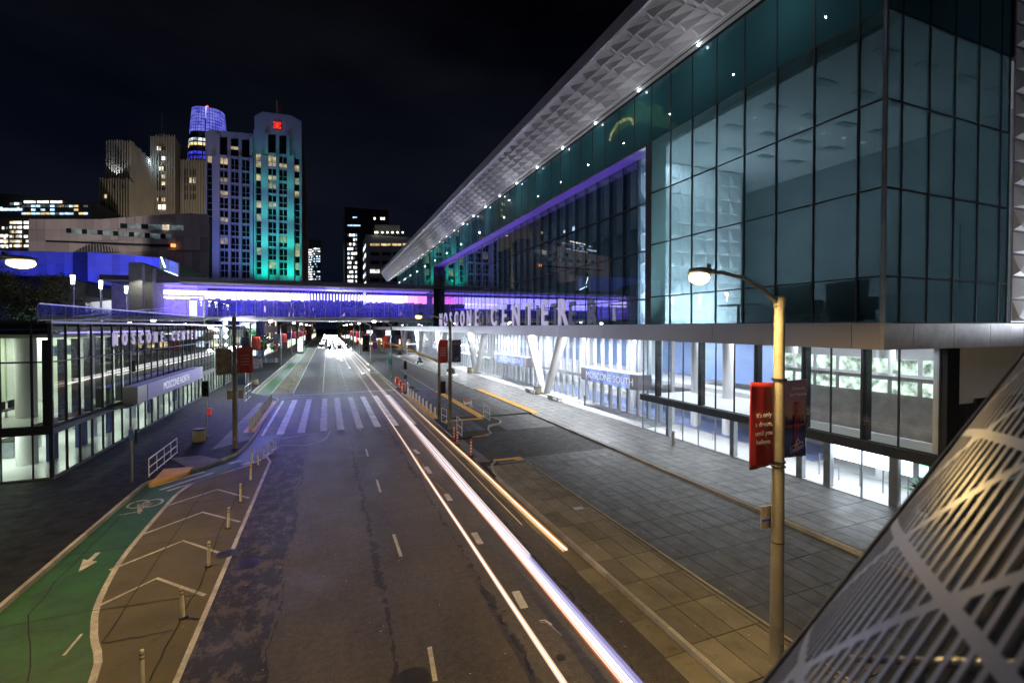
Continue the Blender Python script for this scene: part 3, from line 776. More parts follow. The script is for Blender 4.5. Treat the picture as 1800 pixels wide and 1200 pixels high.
# ---- lobby interior
box('lobby_floor', M['floor_w'], S, GX+.05, GY0, .10, 38, 200, .157)
box('lobby_ceiling', M['soffit_w'], S, QX+.02, GY0, 7.7, 38, 200, 7.85)
box('lobby_back_wall', M['wall_w'], S, 36, GY0, .16, 36.3, 200, 7.7)
box('lobby_end_wall', M['wall_w'], S, GX+.1, GY0+.02, .16, 38, GY0+.3, 7.7)
box('mezzanine', M['wall_w'], S, 30.5, GY0, 3.0, 36, 46, 3.4)
for k in range(10): box('blue_wall_panel', M['wall_b'], S, 35.7, 34+k*14, 3.6, 35.95, 44+k*14, 7.4)
box('blue_wall_panel', M['wall_b'], S, 32.0, 25.5, 3.9, 32.2, 33.5, 7.3)
box('blue_carpet', M['floor_b'], S, 28.3, 20, .157, 33, 60, .163)
box('inner_screen_wall', plain('grey_screen', (.34, .34, .36), .6), S, 26.6, GY0+.4, 3.1, 26.8, 21.4, 6.1)
m_pan = emit('ceiling_panel_light', (.92, .96, 1.0), 16.0)
m_panw = emit('strip_window_glow', (.80, 1.0, .85), 1.1, 2.0)
for k in range(7): box('screen_window', m_panw, S, 26.52, 12.3+k*1.3, 5.25, 26.6, 13.35+k*1.3, 5.9)
for k in range(7): box('screen_window', m_panw, S, 26.52, 12.3+k*1.3, 6.25, 26.6, 13.35+k*1.3, 7.0)
for k in range(17): box('ceiling_light', m_pan, S, 29.2, 13+k*8, 7.62, 30.4, 19+k*8, 7.69)
for k in range(12): box('ceiling_light', m_pan, S, 28.5, 33+k*8, 7.62, 29.0, 38+k*8, 7.69)
for k in range(8): box('ceiling_light', m_pan, S, 25.2, 13.4+k*2.4, 2.86, 26.3, 15.0+k*2.4, 2.92)
box('lobby_dropped_ceiling', M['soffit_w'], S, GX+.3, GY0+.3, 2.93, 30.5, GY1, 3.02)
for yb in (16.5, 22.3, 27.6, 31.0, 40, 50, 60): wb(MB().tube([(29.3, yb, .1), (29.3, yb, 7.7)], .42, 20), 'lobby_column', M['wall_w'], S)
# bright information screen, rail, red banners
box('light_screen', emit('screen_glow', (.78, .9, 1), 4.2), S, 27.0, 14.0, 1.15, 27.1, 18.2, 2.25)
for k in range(5): box('queue_post', M['steel'], S, 26.2, 13.7+k*1.1, .16, 26.25, 13.75+k*1.1, 1.35)
box('queue_rail', M['steel'], S, 26.2, 13.7, .78, 26.24, 18.2, .81)
for k in range(3): box('red_banner', plain('red_cloth', (.5, .05, .04), .7), S, 27.5, 14.2+k*.5, 2.3, 27.52, 14.5+k*.5, 2.75)
box('black_counter', M['black'], S, 27.1, 21.4, 1.5, 27.9, 25.3, 2.1)
# gallery lights
m_gal = emit('gallery_strip', (.82, .92, 1), 3.5)
for k in range(1, 4): box('ceiling_light', m_gal, S, 24.2, 13+k*15, 19.1, 25.0, 16+k*15, 19.18)
box('feature_wall', M['wall_w'], S, 18.2, 24.0, 8.75, 26.6, 24.25, 19.1)
fw = MB(); zz = 9.2
for i in range(8):
    for j in range(11):
        xx = 18.25+i*1.04; z2 = 8.8+j*.93
        fw.add([(xx, 24.0, z2), (xx+1.04, 24.0, z2), (xx+1.04, 24.0, z2+.93), (xx, 24.0, z2+.93), (xx+.2+.6*(j % 2), 23.84, z2+.15)], [(0, 1, 4), (1, 2, 4), (2, 3, 4), (3, 0, 4)])
tag(wb(fw, 'relief_tile', M['wall_w'], S), kind='stuff')
text('wall_text', 'SAN FRANCISCO\nROOM', .62, plain('text_grey', (.16, .18, .2), .6), (18.9, 23.78, 11.4), '-Y', S)
lamp('AREA', (22.2, 21.4, 9.0), 2600, (.85, .94, 1), S, 'gallery_uplight', shape='RECTANGLE', size=6, size_y=.4, at=(22.2, 24.0, 12.0))
lamp('AREA', (22.2, 21.6, 18.8), 600, (.85, .93, 1), S, 'gallery_wall_washer', shape='RECTANGLE', size=7, size_y=.8, at=(24.0, 23.9, 12.5))
lamp('AREA', (25, 16, 18.9), 22, (.82, .93, .96), S, 'gallery_light', shape='RECTANGLE', size=6, size_y=6)
for yy in (32, 46, 60, 74): lamp('AREA', (24, yy, 18.9), 200, (.74, .86, 1), S, 'gallery_light', shape='RECTANGLE', size=5, size_y=8)
# under-deck lighting on the plaza
for k, (y0, pw) in enumerate(((17, 130), (27, 600), (42, 2600), (56, 2700), (70, 2500), (90, 3400), (115, 3400), (145, 3400))):
    lamp('AREA', (25.6 if y0 > 32 else 23.9, y0, 7.8), pw*1.0, (.92, .96, 1), S, 'canopy_light', shape='RECTANGLE', size=.6, size_y=10, spread=R(150))
# blue up-light in the recess
for y in (30, 45, 60, 74): lamp('AREA', (SX+.45, y, 17.6), 110, (.16, .06, 1.0), S, 'recess_blue_light', shape='RECTANGLE', size=.4, size_y=14).rotation_euler = (math.pi, 0, 0)
for i in range(4):
    for j in range(5): box('ceiling_grille', M['mull_l'], S, 19.5+i*2.6, 11.2+j*2.4, 19.15, 20.6+i*2.6, 11.6+j*2.4, 19.19)
for i in range(6): box('ceiling_spot', emit('spot_small', (.9, .95, 1), 2) if i == 0 else bpy.data.materials['spot_small'], S, 20+i*1.7, 17.3, 19.13, 20.16+i*1.7, 17.46, 19.19)
box('reception_desk', M['mull_l'], S, 22, 13.5, 8.75, 23, 19.5, 9.8)
box('high_table', M['mull'], S, 19.4, 17.0, 9.7, 20.2, 19.0, 9.78); box('table_leg', M['mull'], S, 19.75, 17.95, 8.75, 19.85, 18.05, 9.7)
box('wall_screen', plain('wall_grey', (.3, .33, .36), .5), S, 30.8, 14, 10.5, 30.95, 20, 14)
# lounge chairs by the upper glass
def wing_chair(x, y, rz, label):
    c = empty('lounge_chair', label, 'chair', (x, y, 8.75), rz, 'lounge chairs behind the upper glass')
    MB().box(-.4, -.4, .12, .4, .4, .48).build('seat', M['black'], c)
    MB().yprism([(-.38, .48), (.38, .48), (.5, 1.55), (-.5, 1.55)], .3, .42).build('backrest', M['black'], c)
    for s in (-1, 1):
        MB().box(s*.38, -.4, .48, s*.5, .4, .95).build('armrest', M['black'], c)
    for sx_ in (-.34, .3):
        for sy_ in (-.34, .3): MB().box(sx_, sy_, 0, sx_+.04, sy_+.04, .12).build('leg', M['black'], c)
wing_chair(18.6, 14.3, R(80), 'dark wing chair behind the upper glass, leftmost of the four')
wing_chair(18.3, 13.3, R(100), 'dark wing chair behind the upper glass, second from the left')
wing_chair(18.6, 11.9, R(85), 'dark wing chair behind the upper glass, third from the left')
wing_chair(18.2, 11.2, R(100), 'dark wing chair behind the upper glass, beside the corner')

# letters on the ledge
m_let = emit('sign_letter_glow', (.74, .66, 1.0), .45)  # glow put into the letters in place of lights shining on them
m_lets = plain('sign_letter_side', (.25, .24, .3), .4)
sg = empty('building_sign', 'large freestanding metal letters reading MOSCONE CENTER on the ledge of the south hall', 'sign', (SX-.35, 32.2, 8.78))
def advance_letters(root, word, y_of, x, z, size, face, m, ext, wx, name='letter'):
    for i, ch in enumerate(word):
        if ch == ' ': continue
        text(name, ch, size, m, (x, y_of(i), z), face, root, ext, wx, 'CENTER', .013*size)
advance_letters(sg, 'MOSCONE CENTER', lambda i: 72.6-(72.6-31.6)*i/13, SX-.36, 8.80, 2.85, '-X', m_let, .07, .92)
# hanging sign boxes
def sign_box(x0, x1, y0, y1, z0, z1, body, label, m_face, txt, face, ty, tsize, tz):
    s = empty('sign_box', label, 'sign', (x1 if face == '-X' else x0, y0, z0), group=None)
    box('casing', M['alu'], s, x0, y0, z0, x1, y1, z1)
    fx = x0-.012 if face == '-X' else x1+.012
    ye0, ye1 = (y0+1.2, y1-1.0) if face == '-X' else (y0+2.0, y1-.3)
    box('sign_face', m_face, s, fx-.01, ye0, z0+.04, fx+.01, ye1, z1-.04)
    text('lettering', txt, tsize, emit('sign_letters_lit', (.85, .88, 1), .75), (fx+(-.016 if face == '-X' else .016), ty, tz), face, s, .004, 1.0, 'CENTER')
    return s
m_sb = emit('blue_lit_sign', (.30, .42, .85), .75, .6)
sign_box(25.7, 27.2, 34.2, 44.2, 2.93, 4.30, 0, 'blue lit box sign reading MOSCONE SOUTH over the doors nearest the lamp post', m_sb, 'MOSCONE SOUTH', '-X', 39.0, .98, 3.27)
sign_box(25.9, 27.2, 59.6, 73, 2.93, 4.30, 0, 'blue lit box sign reading MOSCONE SOUTH left of the nearest raking columns', m_sb, 'MOSCONE SOUTH', '-X', 66.2, 1.0, 3.25)
sign_box(25.9, 27.2, 112, 122, 2.93, 4.4, 0, 'small far blue box sign over the last doors of the south hall', m_sb, 'MOSCONE SOUTH', '-X', 117, 1.1, 3.2)
# ================================================================== NORTH HALL (left)
NX, NY = -14.3, 33.4
N = empty('exhibition_hall', 'low glass exhibition hall with pale green lit rooms on the left side of the street', 'building', (NX, NY, 0))
e_n = [NY+1.58*k for k in range(0, 42)]
def nrows(zs, far, nm): glazing(N, 'x', NX, e_n, zs, M['g_north'], M['mull'], far=far, barw=.07, name=nm, depth=.12, proud=.06)
nrows([3.1, 6.67, 8.82], 75, 'glass_pane'); nrows([.22, 2.67], 75, 'shopfront_pane')
e_s = [-19.4, -17.9, -16.45, -15.13, NX]
glazing(N, 'y', NY, e_s, [3.1, 6.67, 8.82], M['g_north'], M['mull'], barw=.09)
glazing(N, 'y', NY, e_s, [.22, 2.67], M['g_north'], M['mull'], barw=.05, name='shopfront_pane')
box('floor_band', M['mull'], N, NX-.1, NY-.09, 2.67, NX+.09, e_n[-1], 3.1)
box('floor_band', M['mull'], N, -20, NY-.09, 2.67, NX-.1, NY+.1, 3.1)
box('plinth', M['ramp_l'], N, NX-.12, NY-.12, .1, NX+.14, e_n[-1], .22)
box('plinth', M['ramp_l'], N, -20, NY-.12, .1, NX-.12, NY+.1, .22)
box('roof_edge', M['alu'], N, NX-.15, NY-.1, 8.82, NX+.1, e_n[-1], 8.95)
box('roof_edge', M['mull'], N, -20, NY-.12, 8.82, NX-.15, NY+.1, 8.95)
box('corner_post', M['mull'], N, NX-.1, NY-.07, .2, NX+.07, NY+.07, 8.82)
box('terrace_deck', M['pave_l'], N, -60, NY, 8.5, NX-.15, 100, 8.84)
box('wing_wall', M['black'], N, -40, NY-.06, .1, -20, NY+.3, 8.9)
box('hall_floor', M['floor_w'], N, -25, NY+.2, .1, NX-.15, e_n[-1], .20)
box('upper_floor', M['floor_w'], N, -25, NY+.2, 2.75, NX-1.2, e_n[-1], 3.08)
box('upper_ceiling', M['soffit_w'], N, -25, NY+.2, 8.0, NX-.15, e_n[-1], 8.2)
box('back_wall', M['wall_g'], N, -22.3, NY+.2, .2, -22, e_n[-1], 8.0)
box('inner_wall', M['wall_g'], N, -22.0, e_n[-1]-.3, .2, NX-.2, e_n[-1], 8.0)
for k in range(8):
    y = NY+4+k*7.9
    wb(MB().tube([(-17.2, y, .1), (-17.2, y, 8.1)], .5, 20), 'hall_column', M['wall_w'], N)
    if k % 2: box('inner_partition', M['wall_w'], N, -21.9, y, 3.1, -19.5, y+.25, 8.0)
m_np = emit('hall_ceiling_light', (.92, 1.0, .80), 12.0)
m_np2 = emit('hall_ceiling_light_low', (.88, 1.0, .84), 12.0)
for k in range(8): box('ceiling_light', m_np, N, -20.6, NY+1.5+k*8, 7.9, -19.2, NY+7+k*8, 7.97)
for k in range(8): box('ceiling_light', m_np2, N, -19.0, NY+1+k*8, 2.62, -18.0, NY+6.5+k*8, 2.70)
for k in range(26): box('glass_fin', M['mull'], N, NX-.45, NY+.15+k*1.58, 3.12, NX-.12, NY+.22+k*1.58, 7.9)
for k, (y, w) in enumerate(((37.6, 1.0), (41.2, 1.3), (46, .8), (55, 1.2), (63, 1.2))): box('blue_partition', plain('navy_board', (.03, .05, .16), .6), N, -16.4, y, .2, -16.2, y+w, 2.5)
for k in range(9, 26, 2):
    for s in (-.09, .09): wb(MB().tube([(NX+.14, e_n[k]+s, .9), (NX+.14, e_n[k]+s, 1.5)], .02, 6), 'door_handle', M['steel'], N)
for k in range(5):
    y = NY+6+k*9.5
    box('counter', M['mull_l'], N, -19.6, y, .2, -18.8, y+3.2, 1.25); box('counter_top', M['black'], N, -19.7, y-.1, 1.25, -18.7, y+3.3, 1.31)
    box('hanging_sign', plain('hang_sign', (.1, .2, .35), .5) if k == 0 else bpy.data.materials['hang_sign'], N, -17.6, y+2, 6.6, -17.5, y+4.5, 7.3)
for k in range(12): box('stair_step', M['mull_l'], N, -20.8, NY+17+k*.55, .3+k*.24, -19.0, NY+17.5+k*.55, .42+k*.24)
for k in range(4):
    box('bench_seat', M['black'], N, -18.6, NY+3+k*1.1, 3.5, -18.1, NY+3.8+k*1.1, 3.56)
    box('bench_back', M['black'], N, -18.65, NY+3+k*1.1, 3.56, -18.6, NY+3.8+k*1.1, 4.0)
    box('bench_leg', M['steel'], N, -18.4, NY+3.3+k*1.1, 3.08, -18.3, NY+3.4+k*1.1, 3.5)
m_nf = plain('lilac_sign_panel', (.30, .24, .62), .5, var=.04)
sb = sign_box(-13.9, -13.0, 41.8, 60.8, 2.96, 4.22, 0, 'long lilac box sign reading MOSCONE NORTH along the left hall', m_nf, 'MOSCONE NORTH', '+X', 51.5, .92, 3.28)
box('canopy_plate', M['black'], sb, -14.25, 40.2, 2.9, -13.05, 60.8, 2.955)
lamp('AREA', (-11.2, 51, 8.2), 110, (.42, .34, 1), sb, 'sign_flood', shape='RECTANGLE', size=18, size_y=.3, at=(-13, 51, 3.4))
sn = empty('building_sign', 'raised metal letters reading MOSCONE CENTER on the left hall glass', 'sign', (NX+.35, 40.8, 7.36))
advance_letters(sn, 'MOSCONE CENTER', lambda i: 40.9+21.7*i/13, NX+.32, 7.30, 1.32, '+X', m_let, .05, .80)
for i in range(14):
    if i != 7: box('letter_bracket', M['mull'], sn, NX+.07, 40.9+21.7*i/13-.05, 7.7, NX+.26, 40.9+21.7*i/13+.05, 7.78)
# terrace: glass rail, handrails, planter wall, post lamps
tr = empty('terrace_railing', 'glass railing with a violet top rail along the terrace edge over the left hall', 'railing', (NX-.3, NY, 8.84))
edges = [NY-.4+1.45*k for k in range(26)]
for i in range(len(edges)-1): box('rail_pane', M['g_rail'], tr, NX-.32, edges[i]+.02, 8.95, NX-.30, edges[i+1]-.02, 9.86)
for y in edges: box('rail_post', M['steel'], tr, NX-.37, y-.02, 8.84, NX-.33, y+.02, 9.86)
box('top_rail', M['steel'], tr, NX-.36, edges[0], 9.86, NX-.27, edges[-1], 9.93)
for (u0, v0, u1, v1, X, lb) in ((130, 556, 262, 543, -18.6, 'sloping double handrail on the terrace ramp, the longer left one'), (225, 547, 296, 541, -21, 'sloping double handrail on the terrace ramp, the shorter right one')):
    y0, z0 = PX(u0, v0, X); y1, z1 = PX(u1, v1, X)
    r = empty('handrail', lb, 'railing', (X, y0, 8.84))
    for dz in (0, -.35): wb(MB().tube([(X, y0, z0+dz), (X, y1, z1+dz)], .035, 6), 'rail_bar', M['steel'], r)
    for k in range(9):
        t = k/8; y = y0+(y1-y0)*t; wb(MB().tube([(X, y, 8.84), (X, y, z0+(z1-z0)*t)], .022, 6), 'rail_post', M['steel'], r)
gab = empty('stone_planter', 'low rough stone planter wall on the terrace by the footbridge', 'planter', (-16.2, 66, 8.84))
for j in range(4):
    for k in range(16):
        box('stone', M['kerb'], gab, -16.3+random.uniform(-.05, .05), 62+k*.75+(j % 2)*.3, 8.85+j*.2, -15.7+random.uniform(-.04, .04), 62.7+k*.75+(j % 2)*.3, 9.04+j*.2)
m_pl = emit('post_lamp_glow', (.80, .90, 1.0), 32)
for k, (u, vt) in enumerate(((132, 483), (180, 493), (218, 502))):
    y = (52, 57.4, 63.6)[k]; x = -20.7
    p = empty('terrace_lamp', ('tall slim post lamp on the terrace, nearest and leftmost of the three', 'middle one of three slim terrace post lamps', 'slim terrace post lamp nearest the dark concrete pylon')[k], 'street lamp', (x, y, 8.84), group='post lamps on the terrace')
    MB().tube([(0, 0, 0), (0, 0, 3.55)], .09, 12).build('post', M['steel'], p)
    MB().tube([(0, 0, 3.56), (0, 0, 4.30)], [.11, .15], 12).build('glowing_head', m_pl, p)
    MB().tube([(0, 0, 4.31), (0, 0, 4.36)], .16, 12).build('cap', M['steel'], p)
    lamp('POINT', (x, y, 13.5), 600, (.78, .84, 1), p, 'post_lamp_light', shadow_soft_size=.2)

# ================================================================== FOOTBRIDGE across the street
BY = 80.0
B = empty('footbridge', 'enclosed glass footbridge glowing white and violet across the street', 'bridge', (0, BY, 0))
BX0, BX1 = -27.5, 17.0
m_roofb = plain('bridge_roof', (.06, .055, .10), .5)
box('roof_slab', m_roofb, B, BX0-1.2, BY-.8, 15.0, BX1, BY+6.8, 15.75)
box('roof_lip', M['alu'], B, BX0-1.2, BY-.95, 14.88, BX1, BY-.8, 15.12)
box('deck_slab', M['alu'], B, -17.0, BY-.1, 9.57, BX1, BY+6.1, 10.05)
box('deck_edge', M['mull_l'], B, -17.0, BY-.22, 9.86, BX1, BY-.1, 10.08)
box('deck_light_line', emit('deck_line', (.85, .9, 1), 1.6), B, -11, BY-.18, 9.53, 9.5, BY-.12, 9.56)
box('bridge_floor', M['floor_w'], B, BX0, BY+.2, 10.06, BX1, BY+5.9, 10.16)
ebr = [BX0+2.47*k for k in range(19)]
glazing(B, 'y', BY, ebr[4:], [10.2, 14.88], M['g_bridge'], M['mull_l'], barw=.05, depth=.12)
glazing(B, 'y', BY+6, ebr, [10.2, 14.88], M['g_bridge'], M['mull_l'], barw=.05, depth=.12)
for k in range(46):
    x = -17.3+k*.74
    if x < BX1-.5: box('baluster', M['steel'], B, x, BY+.18, 10.16, x+.035, BY+.22, 11.4)
def led(name, col, st):
    return emit(name, col, st)
m_led = led('led_white', (.42, .36, 1.0), 5.6); m_led2 = led('led_lilac', (.50, .22, 1.0), 4.2); m_led3 = led('led_magenta', (1.0, .18, .85), 3.2)
for k in range(84):     # hanging baffles of the light ceiling
    x = -24.3+k*.485
    if x > BX1-.3: break
    m = m_led if x < 13.0 else (m_led2 if x < 14.8 else m_led3)
    gap = -3 < x < 6
    zl = 12.85+random.uniform(-.10, .18)+(.15 if gap else 0)
    for r_ in range(2):
        box('light_baffle', m, B, x, BY+1.6+r_*1.7, zl+(.06*r_), x+(.22 if gap else .34), BY+2.5+r_*1.7, 14.05)
box('ceiling_cove', led('led_cove', (.30, .20, 1.0), 1.1), B, -25, BY+1.2, 14.72, BX1-.3, BY+5, 14.80)
for x in (-20, -10, 0, 10): lamp('AREA', (x, BY+3, 11.9), 420, (.10, .05, 1.0), B, 'bridge_blue_light', shape='RECTANGLE', size=9, size_y=4)
for x in (-9, 0, 9): lamp('AREA', (x, BY+1.0, 12.4), 160, (.42, .38, 1.0), B, 'bridge_wash', shape='RECTANGLE', size=8, size_y=1, at=(x+.5, BY-26, 0))
lamp('AREA', (-7.5, BY-2, 14.6), 420, (.12, .07, 1.0), B, 'bridge_wash', shape='RECTANGLE', size=6, size_y=1, at=(-8, 50, 0), spread=R(60))
for k in range(3): box('floor_spot', emit('deck_spot', (1, 1, .95), 6), B, -8+k*8.2, BY+2, 9.52, -7.8+k*8.2, BY+2.3, 9.56)
# entrance portal at the terrace end
m_steelw = plain('portal_steel', (.55, .52, .38), .4, .4)
xl, zt = PY(272, 520, BY-.3); xr, _ = PY(360, 520, BY-.3)
box('portal_frame', m_steelw, B, xl, BY-.4, 8.9, xl+.22, BY-.15, zt)
box('portal_frame', m_steelw, B, xl, BY-.4, zt, xr, BY-.15, zt+.22)
box('portal_frame', m_steelw, B, xr-.2, BY-.4, 8.9, xr, BY-.15, zt)
xa, za = PY(333, 528, BY+.5); xb, _ = PY(346, 528, BY+.5)
box('lit_door', emit('door_glow', (.75, .8, 1), 1.3), B, xa, BY+.45, 9.9, xb, BY+.55, za)
for uu in (328, 347, 362, 382):
    x_, z_ = PY(uu, 525, BY+.3); box('door_post', M['mull_l'], B, x_-.06, BY+.3, 9.9, x_+.06, BY+.42, z_)
box('landing', M['ramp_l'], B, -30, BY-1.5, 8.84, -17, BY+6, 9.6)
box('landing_wall', plain('landing_wall', (.3, .28, .4), .6), B, -29.5, BY+5.2, 9.6, -17.5, BY+5.5, 14.9)
# floodlights under the north end of the bridge
fl = empty('floodlight_column', 'slim dark column with white floodlights under the left end of the footbridge', 'floodlight', (-14.0, 78, .15))
MB().box(-.15, -.15, 0, .15, .15, 9.4).build('column', M['mull'], fl)
m_fl = emit('floodlight_lens', (.92, .96, 1), 40)
for k, z in enumerate((9.1, 8.1, 7.1, 5.9)):
    MB().ball((.30, -.2, z), .24 if k < 3 else .16, 12, 8).build('lamp_head', m_fl, fl)
lamp('POINT', (-13.2, 77, 8.6), 2300, (.88, .93, 1), fl, 'floodlight_beam', shadow_soft_size=.25)
lamp('POINT', (-12.2, 92, 7.5), 1300, (.88, .93, 1), fl, 'floodlight_beam', shadow_soft_size=.25)

# ================================================================== left background: pylon, blue walls, museum
def solid(root, name, m, pts, Y, depth):
    """outline measured in the photograph on the plane y=Y, given real depth behind it"""
    P = [PY(u, v, Y) for u, v in pts]; return wb(MB().yprism(P, Y, Y+depth), name, m, root)
py = empty('concrete_pylon', 'dark concrete pylon and sloping canopy at the left end of the footbridge', 'building', (-30, 76, 8.84))
m_pyl = concrete('pylon_concrete', (.16, .16, .18), (.24, .24, .27), st_amt=.2)
solid(py, 'pylon_front', m_pyl, [(226, 461), (250, 461), (250, 562), (226, 562)], 76, 5)
solid(py, 'pylon_side', M['ramp_l'], [(250.4, 461), (268, 470), (268, 562), (250.4, 562)], 77, 5)
solid(py, 'canopy', m_roofb, [(250, 461), (314, 487), (314, 497), (268, 497), (268, 470)], 78.5, 6)
_x, _z = PY(252, 505, 75.6)
lamp('SPOT', (_x-.3, 74.6, _z+1.2), 300, (1, .95, .7), py, 'pylon_light', spot_size=R(120), shadow_soft_size=.2, at=(_x, 77.5, 8))
th = empty('blue_lit_theatre', 'theatre block with panelled walls flooded in deep blue light', 'building', (-70, 112, 0))
m_th = concrete('theatre_panel', (.42, .42, .46), (.52, .52, .56), st_amt=.1)
TY = 112
def wall_panels(root, u0, u1, vt0, vt1, vb0, vb1, n, Y, m):
    for k in range(n):
        a, b = k/n, (k+1)/n; ua, ub = u0+(u1-u0)*a+.15, u0+(u1-u0)*b-.15
        ta, tb = vt0+(vt1-vt0)*a, vt0+(vt1-vt0)*b; ba, bb = vb0+(vb1-vb0)*a, vb0+(vb1-vb0)*b
        for q in range(2):
            solid(root, 'wall_panel', m, [(ua, ta+(ba-ta)*q/2+.15), (ub, tb+(bb-tb)*q/2+.15), (ub, tb+(bb-tb)*(q+1)/2-.15), (ua, ta+(ba-ta)*(q+1)/2-.15)], Y, 1)
wall_panels(th, -40, 128, 439, 443, 482, 487, 11, TY, m_th)
wall_panels(th, 154, 281, 442, 453, 494, 520, 9, TY-3, m_th)
wall_panels(th, 281.3, 313, 452, 462, 512, 520, 2, TY+1, m_th)
solid(th, 'core', M['black'], [(-40, 440), (312, 463), (312, 540), (-40, 540)], TY+1.3, 24)
solid(th, 'pier', plain('slate_pier', (.06, .07, .09), .6), [(128.4, 443), (153.6, 443), (153.6, 497), (128.4, 497)], TY-1, 2)
m_neon = emit('neon_tube', (.55, .8, 1), 9)
for (a, b, c_, d) in ((283, 452, 290, 470), (288, 476, 300, 480), (301, 481, 312, 485)):
    p, q = PY(a, b, TY-1.5), PY(c_, d, TY-1.5); wb(MB().tube([(p[0], TY-1.5, p[1]), (q[0], TY-1.5, q[1])], .13, 6), 'neon_line', m_neon, th)
for u, p_ in ((30, 5500), (100, 6000), (190, 16000), (250, 16000)):
    x_, z_ = PY(u, 515, TY-14); lamp('SPOT', (x_, TY-14, 13.5), p_*1.5, (.02, .04, 1.0), th, 'blue_flood', spot_size=R(110), shadow_soft_size=.4, at=(x_, TY, 21))
lw = empty('terrace_pavilion', 'low grey pavilion with a white lit wall behind the terrace lamps', 'building', (-40, 92, 8.84))
solid(lw, 'lit_wall', M['wall_w'], [(150, 532), (210, 526), (252, 526), (252, 562), (150, 562)], 92, 1)
solid(lw, 'roof_slope', M['ramp_l'], [(70, 484), (100, 484), (240, 520), (240, 530), (205, 530), (70, 500)], 96, 4)
solid(lw, 'dark_soffit', M['mull'], [(154, 498), (248, 523), (248, 531), (154, 520)], 95, 2)
solid(lw, 'low_wall', M['ramp_l'], [(68, 500), (205, 528), (205, 562), (68, 562)], 97, 3)
x_, z_ = PY(215, 545, 88); lamp('AREA', (x_, 87, 13.0), 500, (.9, .94, 1), lw, 'wall_light', shape='RECTANGLE', size=8, size_y=.5, at=(x_, 92, 10))
mu = empty('museum', 'pale museum with long ribbon windows and a rippled white facade', 'building', (-100, 170, 0))
m_mu = concrete('museum_panel', (.40, .36, .38), (.50, .46, .48), st_amt=.1, sc=.1)
MYY = 170
top = [(55, 385), (179, 385), (247, 380), (300, 376), (336, 374.4), (366, 377)]
def topv(u):
    for (a, b), (c_, d) in zip(top, top[1:]):
        if a <= u <= c_: return b+(d-b)*(u-a)/(c_-a)
    return top[0][1] if u < 55 else top[-1][1]
nb = 22
for k in range(nb):     # facade strips; courses follow the ripple
    ua, ub = 50+316*k/nb, 50+316*(k+1)/nb
    rows = [0, .16, .33, .52, .75, 1]
    for r0, r1 in zip(rows, rows[1:]):
        f = lambda u, r: topv(max(u, 55))+(500-topv(max(u, 55)))*r
        solid(mu, 'facade_panel', m_mu, [(ua+.12, f(ua, r0)+.12), (ub-.12, f(ub, r0)+.12), (ub-.12, f(ub, r1)-.12), (ua+.12, f(ua, r1)-.12)], MYY+.5*math.sin(k*.5+r0*7), 1.6)
solid(mu, 'core', plain('core_dark', (.03, .03, .035), .8), [(51, 390), (366, 382), (366, 500), (51, 500)], MYY+2.4, 5)
m_wd = plain('dark_glazing', (.015, .025, .03), .15); m_wl = emit('warm_window', (1, .86, .6), .9, .8); m_wc = emit('cool_window', (.5, .65, .7), .16, .5)
def ribbon(u0, u1, a0, a1, b0, b1, n, lit):
    for k in range(n):
        s, e = k/n, (k+1)/n; ua, ub = u0+(u1-u0)*s+.25, u0+(u1-u0)*e-.25
        solid(mu, 'window', (m_wl if k in lit else (m_wc if (k*7) % 3 else m_wd)), [(ua, a0+(a1-a0)*s), (ub, a0+(a1-a0)*e), (ub, b0+(b1-b0)*e), (ua, b0+(b1-b0)*s)], MYY-.8, .6)
ribbon(211, 322, 392.5, 396, 400.5, 404.5, 9, (6,)); ribbon(116, 300, 401, 412, 409, 420, 20, ()); 
solid(mu, 'window', m_wd, [(80, 422), (300, 430), (304, 434), (80, 425)], MYY-.8, .6)
arc = [(129+80*k/16, 443-15*math.sin(math.pi*k/16)) for k in range(17)]
solid(mu, 'arched_skylight', M['black'], arc, MYY-1.2, 1)
for k in range(1, 16): solid(mu, 'skylight_rib', M['mull_l'], [(129+80*k/16-.5, 443-15*math.sin(math.pi*k/16)), (129+80*k/16+.5, 443-15*math.sin(math.pi*k/16)), (129+80*k/16+1.3+.3*(k-8), 443), (129+80*k/16+.5+.3*(k-8), 443)], MYY-1.5, .2)
x_, z_ = PY(305, 432, MYY-1); wb(MB().box(x_-.6, MYY-1.4, z_-.4, x_+.6, MYY-1.2, z_+.5), 'lit_sign', emit('red_amber_sign', (1, .3, .08), 2.5), mu)
lamp('SPOT', (-60, 128, 32), 26000, (1, .84, .74), mu, 'facade_flood', spot_size=R(100), shadow_soft_size=1, at=(-90, 170, 40))

# ================================================================== hotel
HYY = 230
h = empty('hotel_tower', 'slender hotel tower of two stepped wings with violet and teal floodlit fronts', 'building', (-36, HYY, 0))
m_h = plain('hotel_stone', (.44, .44, .50), .7, var=.06, sc=.05)
zp = lambda x, y: (340+x/3.75, 180+y/3.75)
def hs(name, m, pts, Y, d): return solid(h, name, m, [zp(*p) for p in pts], Y, d)
hs('wing_body', m_h, [(78, 195), (110, 180), (225, 192), (395, 208), (395, 1200), (78, 1200)], HYY+2, 22)
hs('wing_body', m_h, [(402, 90), (455, 62), (640, 85), (712, 125), (718, 1200), (395, 1200), (395, 180), (402, 178)], HYY+2, 24)
hs('side_face', plain('brown_stone', (.16, .10, .08), .8), [(716, 150), (724, 300), (752, 880), (752, 1200), (718, 1200)], HYY+10, 12)
def bays(u_edges, y0, ym, pil_m): # pilasters between window columns, standing proud
    for a, b in u_edges: hs('pilaster', pil_m, [(a, y0), (b, y0), (b, 1200), (a, 1200)], HYY, 2)
bays([(80, 88), (124, 172), (228, 246), (298, 318), (370, 392)], 350, 0, m_h)
